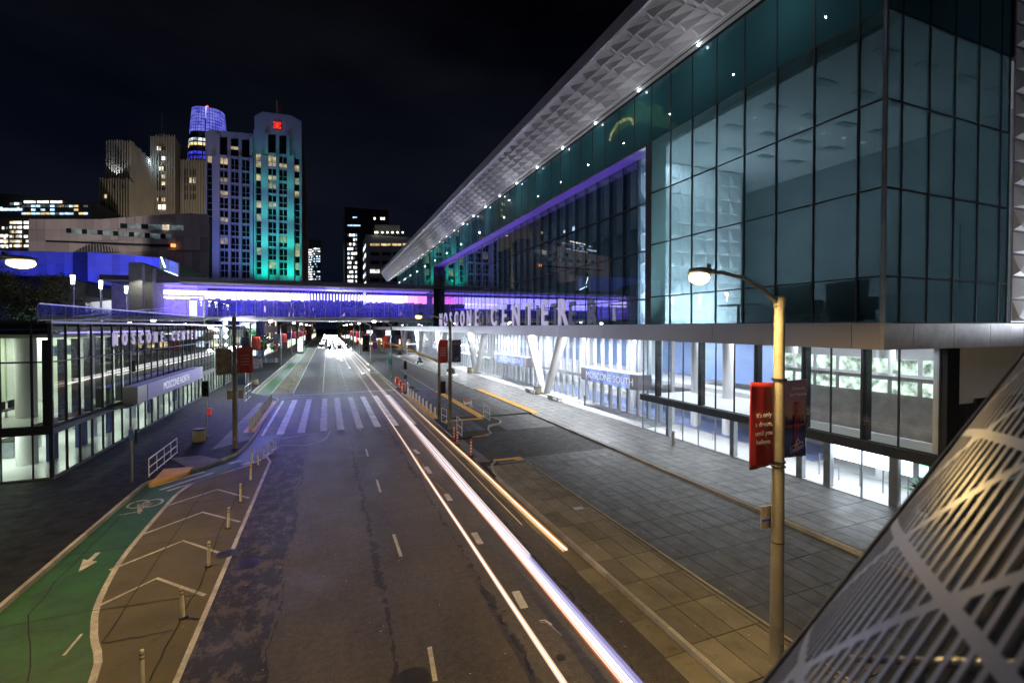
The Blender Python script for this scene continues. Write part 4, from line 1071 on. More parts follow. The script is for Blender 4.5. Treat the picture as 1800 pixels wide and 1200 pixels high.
bays([(398, 410), (447, 492), (545, 564), (617, 664), (700, 714)], 350, 0, m_h)
hs('crown_band', m_h, [(150, 205), (172, 207), (172, 352), (150, 352)], HYY, 2); hs('crown_band', m_h, [(370, 225), (388, 226), (388, 362), (370, 360)], HYY, 2)
hs('crown_band', m_h, [(470, 200), (492, 200), (492, 340), (470, 340)], HYY, 2); hs('crown_band', m_h, [(614, 215), (634, 216), (634, 350), (614, 350)], HYY, 2)
m_hw = plain('hotel_glass', (.006, .007, .009), .15)
m_hl = [emit('hotel_lit', (1, .78, .45), .42, .35), emit('hotel_lit_dim', (1, .8, .5), .2, .5)]
litL = {(0, 0), (1, 0), (1, 3, 'd'), (1, 5), (1, 9), (1, 12, 'd')}
litR = {(0, 0), (0, 1), (0, 3), (0, 7), (0, 9, 'd'), (0, 14), (1, 0), (1, 1), (2, 1), (1, 3), (1, 4, 'd'), (1, 7), (2, 12, 'd'), (1, 16), (3, 1), (3, 5), (3, 3, 'd'), (3, 14), (3, 13, 'd'), (3, 16, 'd')}
def win_col(ci, xc, w, refx, ystart, rows, lit, step=44.55):
    zref = [PY(*zp(refx, ystart+step*k), HYY)[1] for k in range(rows+1)]
    xa, _ = PY(*zp(xc-w/2, 400), HYY+1.9); xb, _ = PY(*zp(xc+w/2, 400), HYY+1.9)
    for k in range(rows):
        zc = zref[k]; hh = 3.0*.42
        m = m_hl[0] if (ci, k) in lit else (m_hl[1] if (ci, k, 'd') in lit else m_hw)
        wb(MB().box(xa, HYY+1.8, zc-hh, xb, HYY+2.1, zc+hh), 'window', m, h)
        if w > 40:
            box('window_bar', m_h, h, (xa+xb)/2-.12, HYY+1.6, zc-hh, (xa+xb)/2+.12, HYY+1.8, zc+hh)
            if k % 2 == 0: box('spandrel', m_h, h, xa-.1, HYY+.7, zc+hh+.35, xb+.1, HYY+1.9, zc+hh+1.0)
win_col(0, 106, 30, 106, 367, 18, litL); win_col(1, 200, 50, 106, 367, 18, litL); win_col(2, 272, 50, 106, 367, 18, litL); win_col(3, 344, 50, 106, 367, 18, litL)
win_col(0, 429, 30, 429, 353, 18, litR); win_col(1, 519, 50, 429, 353, 18, litR); win_col(2, 590, 50, 429, 353, 18, litR); win_col(3, 682, 28, 429, 353, 18, litR)
for a, b, t, c_ in ((175, 222, 232, 345), (247, 295, 240, 352), (320, 368, 248, 360), (494, 542, 215, 330), (566, 612, 222, 338)):
    hs('tall_window', m_hw, [(a, t), (b, t), (b, c_), (a, c_)], HYY+1.7, .4)
hs('window', m_hl[0], [(247, 290), (295, 293), (295, 312), (247, 309)], HYY+1.5, .3)
# red emblem
m_red = emit('red_emblem', (1, .05, .03), 1.5)
xa, za = PY(*zp(527, 125), HYY+1.2); xb, zb = PY(*zp(578, 178), HYY+1.2); cx, cz, s = (xa+xb)/2, (za+zb)/2, (xb-xa)/2
em = MB()
for a in (-1, 1):
    for b in (-1, 1):
        pts = [(cx+a*s*(.52+.40*math.cos(t)), HYY+1.2, cz+b*s*(.52+.40*math.sin(t))) for t in [2*math.pi*k/12 for k in range(13)]]
        em.tube(pts, s*.07, 5)
        em.tube([(cx+a*s*.12, HYY+1.2, cz+b*s*.12), (cx+a*s*.95, HYY+1.2, cz+b*s*.95)], s*.06, 5)
em.tube([(cx, HYY+1.2, cz-s), (cx, HYY+1.2, cz+s)], s*.06, 5)
o = wb(em, 'emblem', m_red, h)
box('emblem_board', plain('emblem_back', (.05, .01, .01), .6), h, xa, HYY+1.5, zb, xb, HYY+1.8, za)
xf, zf = PY(*zp(551, 70), HYY+12); wb(MB().tube([(xf, HYY+12, zf-3), (xf, HYY+12, zf+6)], .25, 6), 'flagpole', M['whitepaint'], h)
wb(MB().quad((xf, HYY+12, zf+1), (xf+1.4, HYY+12.3, zf+.4), (xf+1.3, HYY+12.3, zf+3), (xf, HYY+12, zf+3.4)), 'flag', plain('flag_cloth', (.5, .12, .14), .8), h)
for xz in (470, 640):
    x_, _ = PY(*zp(xz, 1150), HYY)
    for z_, pw in ((20, 6000), (33, 3800), (46, 2300), (59, 1300), (72, 700), (85, 250)):
        lamp('SPOT', (x_, HYY-6, z_), pw, (.0, .75, .52), h, 'teal_flood', spot_size=R(125), spot_blend=.8, shadow_soft_size=.4, at=(x_, HYY+1, z_+3))
x_, _ = PY(*zp(240, 1150), HYY); lamp('SPOT', (x_, HYY-35, 22), 42000, (.24, .30, 1.0), h, 'violet_flood', spot_size=R(75), spot_blend=.9, shadow_soft_size=1, at=(x_, HYY, 58))
x_, _ = PY(*zp(550, 1150), HYY); lamp('SPOT', (x_, HYY-35, 28), 9000, (.35, .4, 1.0), h, 'violet_flood', spot_size=R(75), spot_blend=.9, shadow_soft_size=1, at=(x_, HYY, 90))

# ---- tapered skyscraper with a glowing crown
sk = empty('crown_skyscraper', 'tapered rounded skyscraper with a glowing blue crown behind the hotel', 'building', (-130, 650, 0))
SKY_ = 650; SKX, SKD = -129.7, 556
def rad(z): 
    t = z/264.0; return 24.5-8.2*t**3.2
def ringpts(z, r): return [(SKX+r*math.copysign(abs(math.cos(t))**.8, math.cos(t)), SKY_+r*math.copysign(abs(math.sin(t))**.8, math.sin(t)), z) for t in [2*math.pi*k/40 for k in range(40)]]
def shell(z0, z1, n, dr=0):
    mb = MB()
    for i in range(n+1):
        z = z0+(z1-z0)*i/n; mb.v += ringpts(z, rad(z)+dr)
    for i in range(n):
        for k in range(40): mb.f.append((i*40+k, i*40+(k+1) % 40, (i+1)*40+(k+1) % 40, (i+1)*40+k))
    mb.f.append(tuple(n*40+k for k in range(40))); mb.sm = True
    return mb
zc = 8.6+331*556/815
wb(shell(0, 264, 16, -.6), 'core', M['black'], sk)
m_cr, tcr, bcr = newmat('crown_led'); 
brk = tcr.nodes.new('ShaderNodeTexNoise'); brk.inputs['Scale'].default_value = .16; tcr.links.new(pos(tcr, (1, 1, 1.4)), brk.inputs['Vector'])
bcr.inputs['Emission Strength'].default_value = .85
tcr.links.new(ramp(tcr, brk.outputs[0], .3, (.045, .05, .62), .7, (.24, .26, 1.0)), bcr.inputs['Emission Color'])
for i in range(8):
    z0 = zc+(264-zc)*i/8
    for k in range(20):   # crown panels, the near half
        t0, t1 = math.pi+math.pi*k/20, math.pi+math.pi*(k+1)/20
        f = lambda t, z: (SKX+rad(z)*math.copysign(abs(math.cos(t))**.8, math.cos(t)), SKY_+rad(z)*math.copysign(abs(math.sin(t))**.8, math.sin(t)), z)
        z1 = zc+(264-zc)*(i+1)/8-.5
        wb(MB().quad(f(t0+.012, z0), f(t1-.012, z0), f(t1-.012, z1), f(t0+.012, z1)), 'crown_panel', m_cr, sk)
wb(MB().tube([(SKX+.5, SKY_-rad(262)-.4, zc-20), (SKX+.5, SKY_-rad(264)+.2, 264)], .8, 6), 'crown_seam', emit('crown_seam', (.5, .55, 1), 1.4), sk)
wb(MB().ball((SKX+1, SKY_-12, 266), 1.0, 8, 5), 'beacon', emit('beacon_red', (1, .05, .02), 6), sk)
m_flo = [emit('floor_warm', (1, .75, .4), 1.1, .12), emit('floor_cool', (.75, .9, 1), 1.0, .12), emit('floor_blue', (.05, .06, .9), .9, .15), M['black']]
z = 150; k = 0
while z < zc-3:
    m = [0, 1, 3, 0, 3, 2, 1, 0, 1, 3, 2, 2, 3][k % 13]
    mb = MB(); t0 = math.pi*1.02
    for q in range(12):
        ta, tb = t0+q*.24+.02, t0+(q+1)*.24-.02
        g = lambda t, zz: (SKX+(rad(zz)+.1)*math.copysign(abs(math.cos(t))**.8, math.cos(t)), SKY_+(rad(zz)+.1)*math.copysign(abs(math.sin(t))**.8, math.sin(t)), zz)
        wb(MB().quad(g(ta, z), g(tb, z), g(tb, z+3.4), g(ta, z+3.4)), 'window', m_flo[m], sk)
    z += 5.2; k += 1

# ---- stepped art-deco tower block
ad_ = empty('art_deco_tower', 'stepped art deco skyscraper of fluted stone with scattered lit windows', 'building', (-96, 300, 0))
m_ad = plain('deco_stone', (.30, .27, .22), .8, var=.15, sc=.08)
zd = lambda x, y: (160+x/5.4545, 170+y/5.4545)
def ds(name, m, pts, Y, d): return solid(ad_, name, m, [zd(*p) for p in pts], Y, d)
m_adl = [emit('deco_lit', (1, .82, .5), 1.1, .3), emit('deco_lit_b', (1, .95, .8), 1.8)]
def fluted(x0, x1, yt, yb, Y, d, n, name='mass', cren=True):
    ds(name, m_ad, [(x0, yt), (x1, yt), (x1, yb), (x0, yb)], Y+1.2, d)
    w = (x1-x0)/n
    for k in range(n+1):
        xc = x0+w*k; hgt = (yt-random.choice([6, 12, 18])) if cren else yt
        ds('fluting', m_ad, [(xc-w*.18, hgt), (xc, hgt-6), (xc+w*.18, hgt), (xc+w*.18, yb), (xc-w*.18, yb)], Y+random.uniform(0, .25), 1.3)
fluted(148, 376, 430, 1200, 300, 30, 9); fluted(86, 366, 795, 1200, 294, 8, 11); fluted(572, 800, 385, 1200, 331, 26, 9)
ds('cupola', m_ad, [(625, 385), (640, 358), (700, 350), (725, 370), (735, 392)], 338, 10)
fluted(800, 860, 610, 1200, 344, 20, 3); fluted(862, 1095, 610, 1200, 335, 22, 9)
xf, zf = PY(*zd(683, 350), 343); wb(MB().tube([(xf, 343, zf), (xf, 343, zf+12)], .2, 5), 'flagpole', M['mull_l'], ad_)
# receding side wing
xw, zw = PY(*zd(376, 440), 300)
for k in range(17):
    y = 300.5+k*1.9
    o = wb(MB().box(xw-.6, y-.35, 0, xw+.55, y+.35, zw+random.uniform(.3, 1.4)), 'fluting', m_ad, ad_)
wb(MB().box(xw-6, 301, 0, xw, 331, zw), 'side_wing', m_ad, ad_)
def dwin(x, y, w, hh, Y, m): ds('window', m, [(x-w/2, y-hh/2), (x+w/2, y-hh/2), (x+w/2, y+hh/2), (x-w/2, y+hh/2)], Y-.35, .3)
for x in (640, 660, 685, 702):
    for y in (495, 590, 690, 765, 830, 880, 985):
        m = m_adl[1] if (x, y) in ((640, 495), (685, 590), (702, 590)) else (m_adl[0] if random.random() < .35 else M['black'])
        dwin(x, y, 13, 34, 331.4, m)
dwin(657, 1057, 26, 42, 331, emit('deco_lobby', (1, .72, .42), 3)); dwin(697, 1057, 28, 46, 331, emit('deco_lobby2', (1, .72, .42), 3))
for x in (902, 922, 942, 957, 982, 997):
    for y in (730, 800, 880, 960): dwin(x, y, 9, 52, 335.4, m_adl[0] if (y == 800 and x > 930) else M['black'])
for x in (235, 262, 288, 325):
    for y in (560, 620): dwin(x, y, 12, 50, 300.6, M['black'])
for x, y in ((138, 955), (145, 1088), (225, 860), (302, 865), (318, 865)): dwin(x, y, 18, 34, 294.4, m_adl[0] if y > 900 else M['black'])
for k in range(5):
    for j in range(17):
        y = 301.4+j*1.9; z = 30+k*8.5+random.uniform(0, 3)
        if random.random() < .55: wb(MB().box(xw+.02, y-.1, z, xw+.25, y+.75, z+2.2), 'window', m_adl[0] if random.random() < .4 else M['black'], ad_)
for k, y in enumerate((850, 915, 995, 1072, 1130)): ds('window', m_adl[1 if k == 2 else 0], [(548, y-18), (568, y-18), (568, y+18), (548, y+18)], 330.2, .4)
x_, z_ = PY(*zd(225, 775), 297); lamp('SPOT', (x_, 297.5, z_+.5), 4000, (.75, .85, 1), ad_, 'setback_flood', spot_size=R(70), shadow_soft_size=.3, at=(x_, 301.2, z_+14))
x_, z_ = PY(*zd(530, 575), 318); lamp('POINT', (xw+2, 326, z_), 1500, (.5, .75, 1), ad_, 'cornice_light', shadow_soft_size=.4)
lamp('SPOT', (xw+30, 270, 10), 150000, (1, .86, .66), ad_, 'street_glow', spot_size=R(60), shadow_soft_size=3, at=(xw+12, 320, 60))

# ---- office blocks, far left and centre
def office(name, label, outline, Y, depth, m_body, win):
    b = empty(name, label, 'building', (PY(*outline[0], Y)[0], Y, 0))
    solid(b, 'body', m_body, outline, Y, depth)
    n = 0; rest = {}
    for (u0, u1, v0, v1, cols, rows, p, mats) in win:
        for r_ in range(rows):
            rowlit = random.random() < p
            for c_ in range(cols):
                if random.random() > (.92 if rowlit else .28): continue
                ua, ub = u0+(u1-u0)*c_/cols, u0+(u1-u0)*(c_+.84)/cols
                va, vb = v0+(v1-v0)*r_/rows, v0+(v1-v0)*(r_+.52)/rows
                m = random.choice(mats)
                if n < 110: solid(b, 'window', m, [(ua, va), (ub, va), (ub, vb), (ua, vb)], Y-.3, .28); n += 1
                else: rest.setdefault(m, MB()).yprism([PY(*q, Y) for q in ((ua, va), (ub, va), (ub, vb), (ua, vb))], Y-.3, Y-.05)
    for m, r_ in rest.items(): tag(wb(r_, 'window_far', m, b), kind='stuff')
    return b
m_od = plain('office_dark', (.035, .04, .045), .5); m_og = plain('office_grey', (.22, .20, .24), .7)
w_w = emit('office_white', (1, .95, .85), 2.6, .25); w_c = emit('office_cool', (.55, .78, 1), 1.6, .25); w_a = emit('office_amber', (1, .7, .35), .9, .3); w_d = emit('office_dim', (.7, .8, .8), .12, .5)
office('office_block', 'broad dark office block with rows of white lit windows, far left skyline', [(-60, 338), (20, 341), (120, 352), (170, 356), (170, 470), (-60, 470)], 262, 30, m_od,
       [(0, 38, 356, 372, 9, 2, .6, (w_d, w_a, w_c)), (42, 112, 353, 360, 3, 1, 1.0, (w_w,)), (38, 155, 360.5, 380, 14, 3, .6, (w_c, w_a, w_d, w_c)), (0, 40, 366, 374, 5, 1, 1, (w_c,))])
office('office_block', 'lower dark office block crowded with bright white windows above the blue theatre', [(-60, 382), (53, 384), (53, 470), (-60, 470)], 238, 25, m_od,
       [(0, 14, 390, 440, 4, 6, .5, (w_d, w_w)), (17, 38, 389, 438, 6, 6, .95, (w_w, w_w, w_a)), (42, 52, 389, 438, 3, 6, .95, (w_w,)), (0, 14, 412, 440, 3, 3, .9, (w_w, w_a))])
office('black_tower', 'flat topped black office tower with bright window rows down its left edge', [(606, 364), (683, 370), (683, 520), (606, 520)], 420, 40, plain('tower_black', (.010, .010, .012), .35),
       [(611, 634, 395, 400, 8, 1, 1, (w_c,)), (611, 628, 411, 500, 5, 11, .85, (w_w, w_w, w_c, w_d)), (657, 681, 382, 390, 6, 1, 1, (w_w,)), (620, 628, 381, 385, 3, 1, 1, (w_c,))])
ob = office('office_building', 'mid rise lilac grey office building with a row of roof lamps beyond the footbridge', [(644, 412), (735, 418), (735, 520), (644, 520)], 330, 30, m_og,
       [(651, 727, 428, 435, 4, 1, 1, (w_a,))])
for r_ in range(5):
    for c_ in range(4):
        u0 = 651+c_*20; v0 = 443+r_*15.2
        solid(ob, 'ribbon_window', w_w if (r_, c_) == (2, 0) else m_wd, [(u0, v0), (u0+16, v0), (u0+16, v0+6), (u0, v0+6)], 329.6, .35)
solid(ob, 'penthouse', m_og, [(659, 395), (703, 396), (703, 412), (659, 412)], 338, 15)
m_rl = emit('roof_lamp_glow', (.85, 1, .6), 12)
for u in (660, 663, 672, 681, 690, 699, 708):
    x_, z_ = PY(u, 408.5, 329); wb(MB().ball((x_, 329, z_), .55, 8, 5), 'roof_lamp', m_rl, ob)
x0_, _ = PY(644, 412, 330); x1_, _ = PY(628, 420, 352)
sd_ = MB(); xs = PY(644, 430, 330)[0]
wb(MB().box(xs-.2, 330.5, 0, xs+.3, 356, PY(644, 413, 330)[1]), 'side_wall', m_og, ob)
for r_ in range(9):
    for c_ in range(6):
        y = 332+c_*3.9; z = 12+r_*6.4
        if random.random() < .8: wb(MB().box(xs-.45, y, z, xs-.22, y+2.9, z+2.4), 'window', w_w if random.random() < .6 else w_c, ob)
office('lit_tower', 'narrow far office tower speckled with white windows right of the hotel', [(540, 421), (564, 422), (564, 520), (540, 520)], 520, 25, m_od,
       [(541, 549, 438, 494, 4, 13, .9, (w_w, w_c)), (549, 563, 436, 494, 6, 13, .55, (w_w, w_c, w_d))])
# building behind the camera's left shoulder: only its crown shows, mirrored in the upper glass
mt = empty('arched_hotel', 'dark hotel with a lit green and amber arched crown, mirrored in the upper glass', 'building', (-155, 246, 0))
MX, MY_, MZ = -155, 246, 132
wb(MB().box(MX-17, MY_-12, 0, MX+17, MY_+12, MZ), 'body', m_od, mt)
m_gr = emit('crown_green', (.18, .55, .16), .55, .35); m_am = emit('crown_amber', (1, .95, .30), 2.4, .4)
for k, (hw, zt_) in enumerate(((12, 8), (9.5, 14), (6.5, 19))):
    arcx = [(MY_-hw*math.cos(math.pi*q/14), MZ+zt_-6+6*math.sin(math.pi*q/14)) for q in range(15)]
    wb(MB().xprism([(MY_+hw, MZ), (MY_-hw, MZ)]+arcx, MX+15-k*3, MX-15+k*3), 'fan_tier', m_gr, mt)
arcx = [(MY_-12.6*math.cos(math.pi*q/14), MZ-2+7*math.sin(math.pi*q/14)) for q in range(15)]
wb(MB().tube([(MX+17.8, a, b) for a, b in arcx], .9, 6), 'amber_arch', m_am, mt)
# ================================================================== far street: blocks, trees, traffic
m_bd = plain('far_brick', (.16, .12, .11), .8, var=.3, sc=.2); m_bl = plain('far_stone', (.26, .24, .30), .8, var=.2, sc=.2)
shop = [emit('shop_warm', (1, .75, .45), 2.0, .4), emit('shop_cool', (.7, .85, 1), 2.2, .4), emit('shop_red', (1, .12, .12), 2.0), emit('shop_green', (.3, 1, .5), 1.2)]
def far_block(label, x0, x1, y0, y1, zt, m, side, seed):
    rnd = random.Random(seed)
    b = empty('street_block', label, 'building', (x0, y0, 0))
    wb(MB().box(x0, y0, 0, x1, y1, zt), 'body', m, b)
    wb(MB().box(x0-.3, y0-.3, zt, x1+.3, y1+.3, zt+.5), 'cornice', M['mull_l'], b)
    xf = x1 if side > 0 else x0
    y = y0+1
    while y < y1-5:
        wb(MB().box(xf-.1 if side < 0 else xf, y, .6, xf if side < 0 else xf+.1, y+4, 3.4), 'shop_window', rnd.choice(shop), b)
        for z in range(5, int(zt)-3, 4):
            wb(MB().box(xf-.12 if side < 0 else xf, y+.6, z, xf if side < 0 else xf+.12, y+2.6, z+1.8), 'window', shop[0] if rnd.random() < .15 else m_wd, b)
        y += 6
    for x in range(int(x0)+1, int(x1)-3, 4):
        for z in range(1, int(zt)-3, 4):
            wb(MB().box(x, y0-.1, z, x+2.4, y0, z+2.2), 'window', rnd.choice(shop[:2]) if (z == 1 or rnd.random() < .15) else m_wd, b)
far_block('low lilac stone block beside the left pavement beyond the footbridge', -34, -17, 150, 190, 19, m_bl, 1, 1)
far_block('brown block with lit shop fronts, second beyond the footbridge on the left', -32, -14.5, 200, 250, 22, m_bd, 1, 2)
far_block('dim far stone block at the end of the left pavement', -32, -13.5, 262, 330, 26, m_bl, 1, 3)
far_block('brown block with red shop fronts at the far right kerb', 15, 40, 212, 250, 17, m_bd, -1, 4)
far_block('dim far stone block beyond the right kerb shops', 14.5, 40, 262, 330, 20, m_bl, -1, 5)
far_block('distant dark block closing the street on the left', -30, -10, 345, 470, 26, m_bd, 1, 6)
far_block('distant dark block closing the street on the right', 11.5, 40, 345, 470, 22, m_bd, -1, 7)
# tall glowing sign panel and pale kiosk on the left pavement
sgn = empty('lit_display', 'tall white lit display panel on the left pavement beyond the footbridge', 'billboard', (*G(528, 622), .15))
MB().box(-.9, -.2, 0, .9, .2, .5).build('base', M['black'], sgn); MB().box(-.95, -.18, .5, .95, .18, 5.0).build('case', M['black'], sgn)
MB().box(-.70, -.24, .7, .70, -.19, 4.8).build('screen', emit('display_white', (.85, 1, .92), 3.2), sgn)
lamp('AREA', Vector(G(528, 622)).to_3d()+Vector((0, -.5, 2.8)), 350, (.85, 1, .92), sgn, 'display_light', shape='RECTANGLE', size=1.4, size_y=4, at=Vector(G(528, 622)).to_3d()+Vector((0, -8, 1)))
bb = empty('lit_billboard', 'tall amber and white billboard screen behind the far left lamp posts', 'billboard', (-21, 149, .15))
wb(MB().box(-23, 148.6, .2, -18.5, 149, 12), 'frame', M['black'], bb)
for k in range(6): wb(MB().box(-22.8, 148.4, .6+k*1.9, -18.8, 148.58, 2.3+k*1.9), 'screen_tile', [shop[1], shop[0], shop[0], shop[3], shop[1], shop[0]][k], bb)

m_bark = plain('bark', (.06, .045, .03), .9, bmp=.6)
def leafmat(name, a, b):
    m, t, bs_ = newmat(name)
    oi = nse(t, 1.3, 3); t.links.new(ramp(t, oi, .35, a, .65, b), bs_.inputs['Base Color']); bs_.inputs['Roughness'].default_value = .6
    return m
m_leaf = leafmat('leaf_green', (.018, .035, .012), (.05, .09, .03)); m_leaf2 = leafmat('leaf_olive', (.04, .045, .015), (.09, .09, .03))
def leaves(mb, c, r, n, s, rnd, flat=1.0):
    blobs = [(Vector((rnd.gauss(0, .45), rnd.gauss(0, .45), rnd.gauss(0, .38*flat)))*r, rnd.uniform(.25, .5)*r) for _ in range(9)]
    for _ in range(n):
        b_, br = rnd.choice(blobs); d = Vector((rnd.gauss(0, 1), rnd.gauss(0, 1), rnd.gauss(0, 1))).normalized()
        p = Vector(c)+b_+d*br*rnd.uniform(.6, 1.05)
        a = Vector((rnd.gauss(0, 1), rnd.gauss(0, 1), rnd.gauss(0, .6))).normalized(); b2 = a.cross(d+Vector((.01, 0, .2))).normalized()
        q = s*rnd.uniform(.6, 1.4)
        mb.quad(p-a*q, p-b2*q*.5, p+a*q, p+b2*q*.5)
def tree(x, y, z0, hgt, r, label, n=2600, s=.16, m=None, seed=1):
    rnd = random.Random(seed); t = empty('street_tree', label, 'tree', (x, y, z0))
    tk = MB().tube([(0, 0, 0), (.1, 0, hgt*.3), (-.05, .1, hgt*.62)], [r*.07, r*.055, r*.03], 9)
    for k in range(6):
        a = k*1.05+rnd.random(); tk.tube([(0, 0, hgt*(.3+.05*k)), (r*.35*math.cos(a), r*.35*math.sin(a), hgt*(.5+.05*k)), (r*.6*math.cos(a), r*.6*math.sin(a), hgt*(.62+.04*k))], [r*.035, r*.022, r*.01], 6)
    tk.build('trunk', m_bark, t)
    lf = MB(); leaves(lf, (0, 0, hgt*.68), r, n, s, rnd, .8); lf.sm = False
    tag(lf.build('crown', m or m_leaf, t), kind=None)
    return t
tree(-17.5, 108, .15, 9, 4.2, 'dark rounded street tree left of the far lamp posts, nearest of its row', 3000, .22, seed=3)
tree(-16.8, 120, .15, 7.5, 3.6, 'dark street tree just behind the nearest one under the footbridge', 2400, .22, seed=4)
tree(-15.5, 134, .15, 6, 3, 'smaller dark street tree at the far end of the left row', 1800, .22, seed=5)
tree(9.8, 205, .1, 13, 6.0, 'large dark domed tree over the far end of the road', 3000, .35, seed=6)
tree(12.0, 250, .1, 11, 5.0, 'dark tree far down the right kerb behind the domed one', 1800, .35, seed=7)
tree(-31, 70, 8.84, 5.2, 4.2, 'olive lit tree on the terrace under the big warm lamp, rightmost', 5200, .14, m_leaf2, seed=8)
tree(-39.5, 84, 8.84, 6.2, 5.2, 'olive lit tree on the terrace under the big warm lamp, leftmost', 5200, .14, m_leaf2, seed=9)
sh = empty('terrace_shrubs', None, None, (-21, 40, 8.84)); 
lf = MB(); rnd = random.Random(5)
for k in range(16): leaves(lf, (-1.4-rnd.random()*6, -3+k*2.6, .45+rnd.random()*.5), .9, 420, .085, rnd)
o = lf.build('ground_cover', m_leaf, sh); o['kind'] = 'stuff'
bpy.data.objects.remove(sh); o.parent = None; o.location = (-21, 40, 8.84); tag(o, 'low shrubs and groundcover along the terrace behind the glass railing', 'shrubs')
lamp('POINT', (-34, 60, 13.5), 700, (1, .85, .5), None, 'street_lamp_spill', shadow_soft_size=.3) if 0 else None

# cars, at rest, with lamps on
m_car = [plain('car_paint_'+n, c, .25, .3, var=.02) for n, c in (('silver', (.35, .36, .38)), ('black', (.02, .02, .02)), ('white', (.6, .6, .6)), ('red', (.3, .02, .02)))]
m_cg = plain('car_glass', (.01, .012, .015), .08); m_tyre = plain('tyre', (.015, .015, .015), .8)
m_hd = emit('headlight', (.90, .95, 1), 220); m_tl = emit('taillight', (1, .05, .02), 12)
def car(x, y, label, ci, lit=True, rz=0):
    c = empty('car', label, 'car', (x, y, .01), rz, 'cars waiting with headlights on down the street')
    b = MB().xprism([(-2.2, .35), (-2.25, .75), (-1.3, .92), (-.6, .95), (1.9, .98), (2.2, .85), (2.2, .35)], -.88, .88); b.build('body', m_car[ci], c)
    MB().xprism([(-1.25, .92), (-.45, 1.42), (1.1, 1.44), (1.95, .98)], -.76, .76).build('cabin', m_cg, c)
    MB().box(-.70, -.42, 1.43, .70, 1.05, 1.47).build('roof', m_car[ci], c)
    for sx_ in (-.82, .82):
        for sy_ in (-1.4, 1.35):
            w = MB().tube([(sx_-.1, sy_, .33), (sx_+.1, sy_, .33)], .33, 14).build('wheel', m_tyre, c)
            MB().tube([(sx_-.12, sy_, .33), (sx_+.12, sy_, .33)], .17, 10).build('rim', M['steel'], w)
        MB().ball((sx_*.78, -2.24, .66), .15, 8, 6, (1.5, .5, 1.1)).build('headlight', m_hd, c)
        MB().box(sx_*.72-.15, 2.19, .66, sx_*.72+.15, 2.23, .8).build('tail_light', m_tl, c)
    MB().box(-.3, -2.27, .38, .3, -2.24, .50).build('number_plate', M['whitepaint'], c)
    return c
rnd = random.Random(3)
lanes = (.9, 4.0, 7.0, -2.4)
rowl = ('front', 'second', 'third', 'fourth', 'fifth', 'sixth', 'seventh', 'eighth', 'ninth', 'farthest'); colr = ('silver', 'black', 'white', 'red')
for r_ in range(10):
    for li in range(4):
        if li == 3 and r_ in (0, 2): continue
        ci = rnd.randrange(4); y = 176+r_*20+r_*r_*1.6+rnd.uniform(-4, 4)
        car(lanes[li]+rnd.uniform(-.2, .2), y, '%s car in the %s row of traffic, %s' % (colr[ci], rowl[r_], ('just left of the middle', 'right of the middle', 'by the right kerb', 'leftmost beside the bike lane')[li]), ci)
for x, y, p_ in ((1, 128, 5200), (5, 122, 6500), (7.4, 136, 5200), (-2, 150, 5200)):
    pass
hb = empty('headlight_beams', None, None) if 0 else None
cars = [o for o in C.objects if o.name.startswith('car') and o.type == 'EMPTY']
for o in cars[:5]:
    lamp('SPOT', (o.location.x, o.location.y-2.6, 1.1), 24000, (.78, .88, 1.0), o, 'headlight_beam', spot_size=R(40), spot_blend=.7, shadow_soft_size=.3, at=(o.location.x, o.location.y-60, -1.5))

# ================================================================== light trails (glowing strands at lamp height)
def trail(name, label, strands, y0, y1, drift=0):
    e = empty(name, label, 'light trail', (0, 0, 0), group='vehicle light trails over the road')
    for (x, z, r, m) in strands:
        pts = []
        n = 26
        for k in range(n+1):
            t = k/n; y = y0+(y1-y0)*t**1.6
            pts.append((x+drift*(1-t)+.03*math.sin(y*.23+x*9)*min(1, y/40), y, z+.012*math.sin(y*.5+x)))
        MB().tube(pts, r, 8).build('strand', m, e)
    return e
t_w = strand('trail_white', (1, .90, .85), 3.2); t_wb = strand('trail_cool', (.86, .84, 1), 2.0); t_o = strand('trail_orange', (1, .40, .10), 1.6)
t_v = strand('trail_violet', (.40, .36, .90), .62); t_r = strand('trail_red', (1, .14, .12), .9); t_y = strand('trail_amber', (1, .66, .28), 2.6); t_p = strand('trail_peach', (1, .64, .46), 1.5)
def spray(base, mats, n, dx, dz, r, seed):
    q = random.Random(seed); return base+[(base[0][0]+q.uniform(-dx, dx), base[0][1]+q.uniform(-dz, dz), q.uniform(.35, 1)*r, q.choice(mats)) for _ in range(n)]
trail('light_trail', 'leftmost pale peach light trail running from the bottom edge to the far traffic', spray([(4.86, .65, .028, t_w), (4.83, .62, .03, t_p), (4.90, .67, .032, t_p)], [t_w, t_p, t_p, t_o], 8, .09, .09, .018, 1), 5, 176)
trail('light_trail', 'broad white and violet light trail with an orange edge, second from the left', spray([(6.24, .66, .045, t_wb), (6.19, .62, .03, t_w), (6.32, .72, .07, t_v), (6.13, .58, .022, t_o), (6.10, .55, .014, t_r), (6.37, .78, .06, t_v)], [t_wb, t_w, t_v, t_w, t_wb, t_p], 22, .17, .13, .016, 2), 5, 176)
trail('light_trail', 'narrow white and amber light trail ending halfway up the near road', spray([(6.44, .66, .045, t_w), (6.40, .64, .03, t_y)], [t_w, t_y, t_w, t_o], 13, .15, .11, .014, 3), 14.6, 176)
trail('light_trail', 'amber light trail hugging the right kerb and ending beside the paving slabs', spray([(7.88, .66, .035, t_w), (7.92, .64, .035, t_y)], [t_w, t_y, t_o, t_y], 10, .11, .09, .014, 4), 14.6, 176)
trail('light_trail', 'hair thin pale light trail between the amber trails', [(7.2, .7, .010, t_y)], 17, 60)
t_f = strand('trail_far_white', (.90, .95, 1), 12.0)
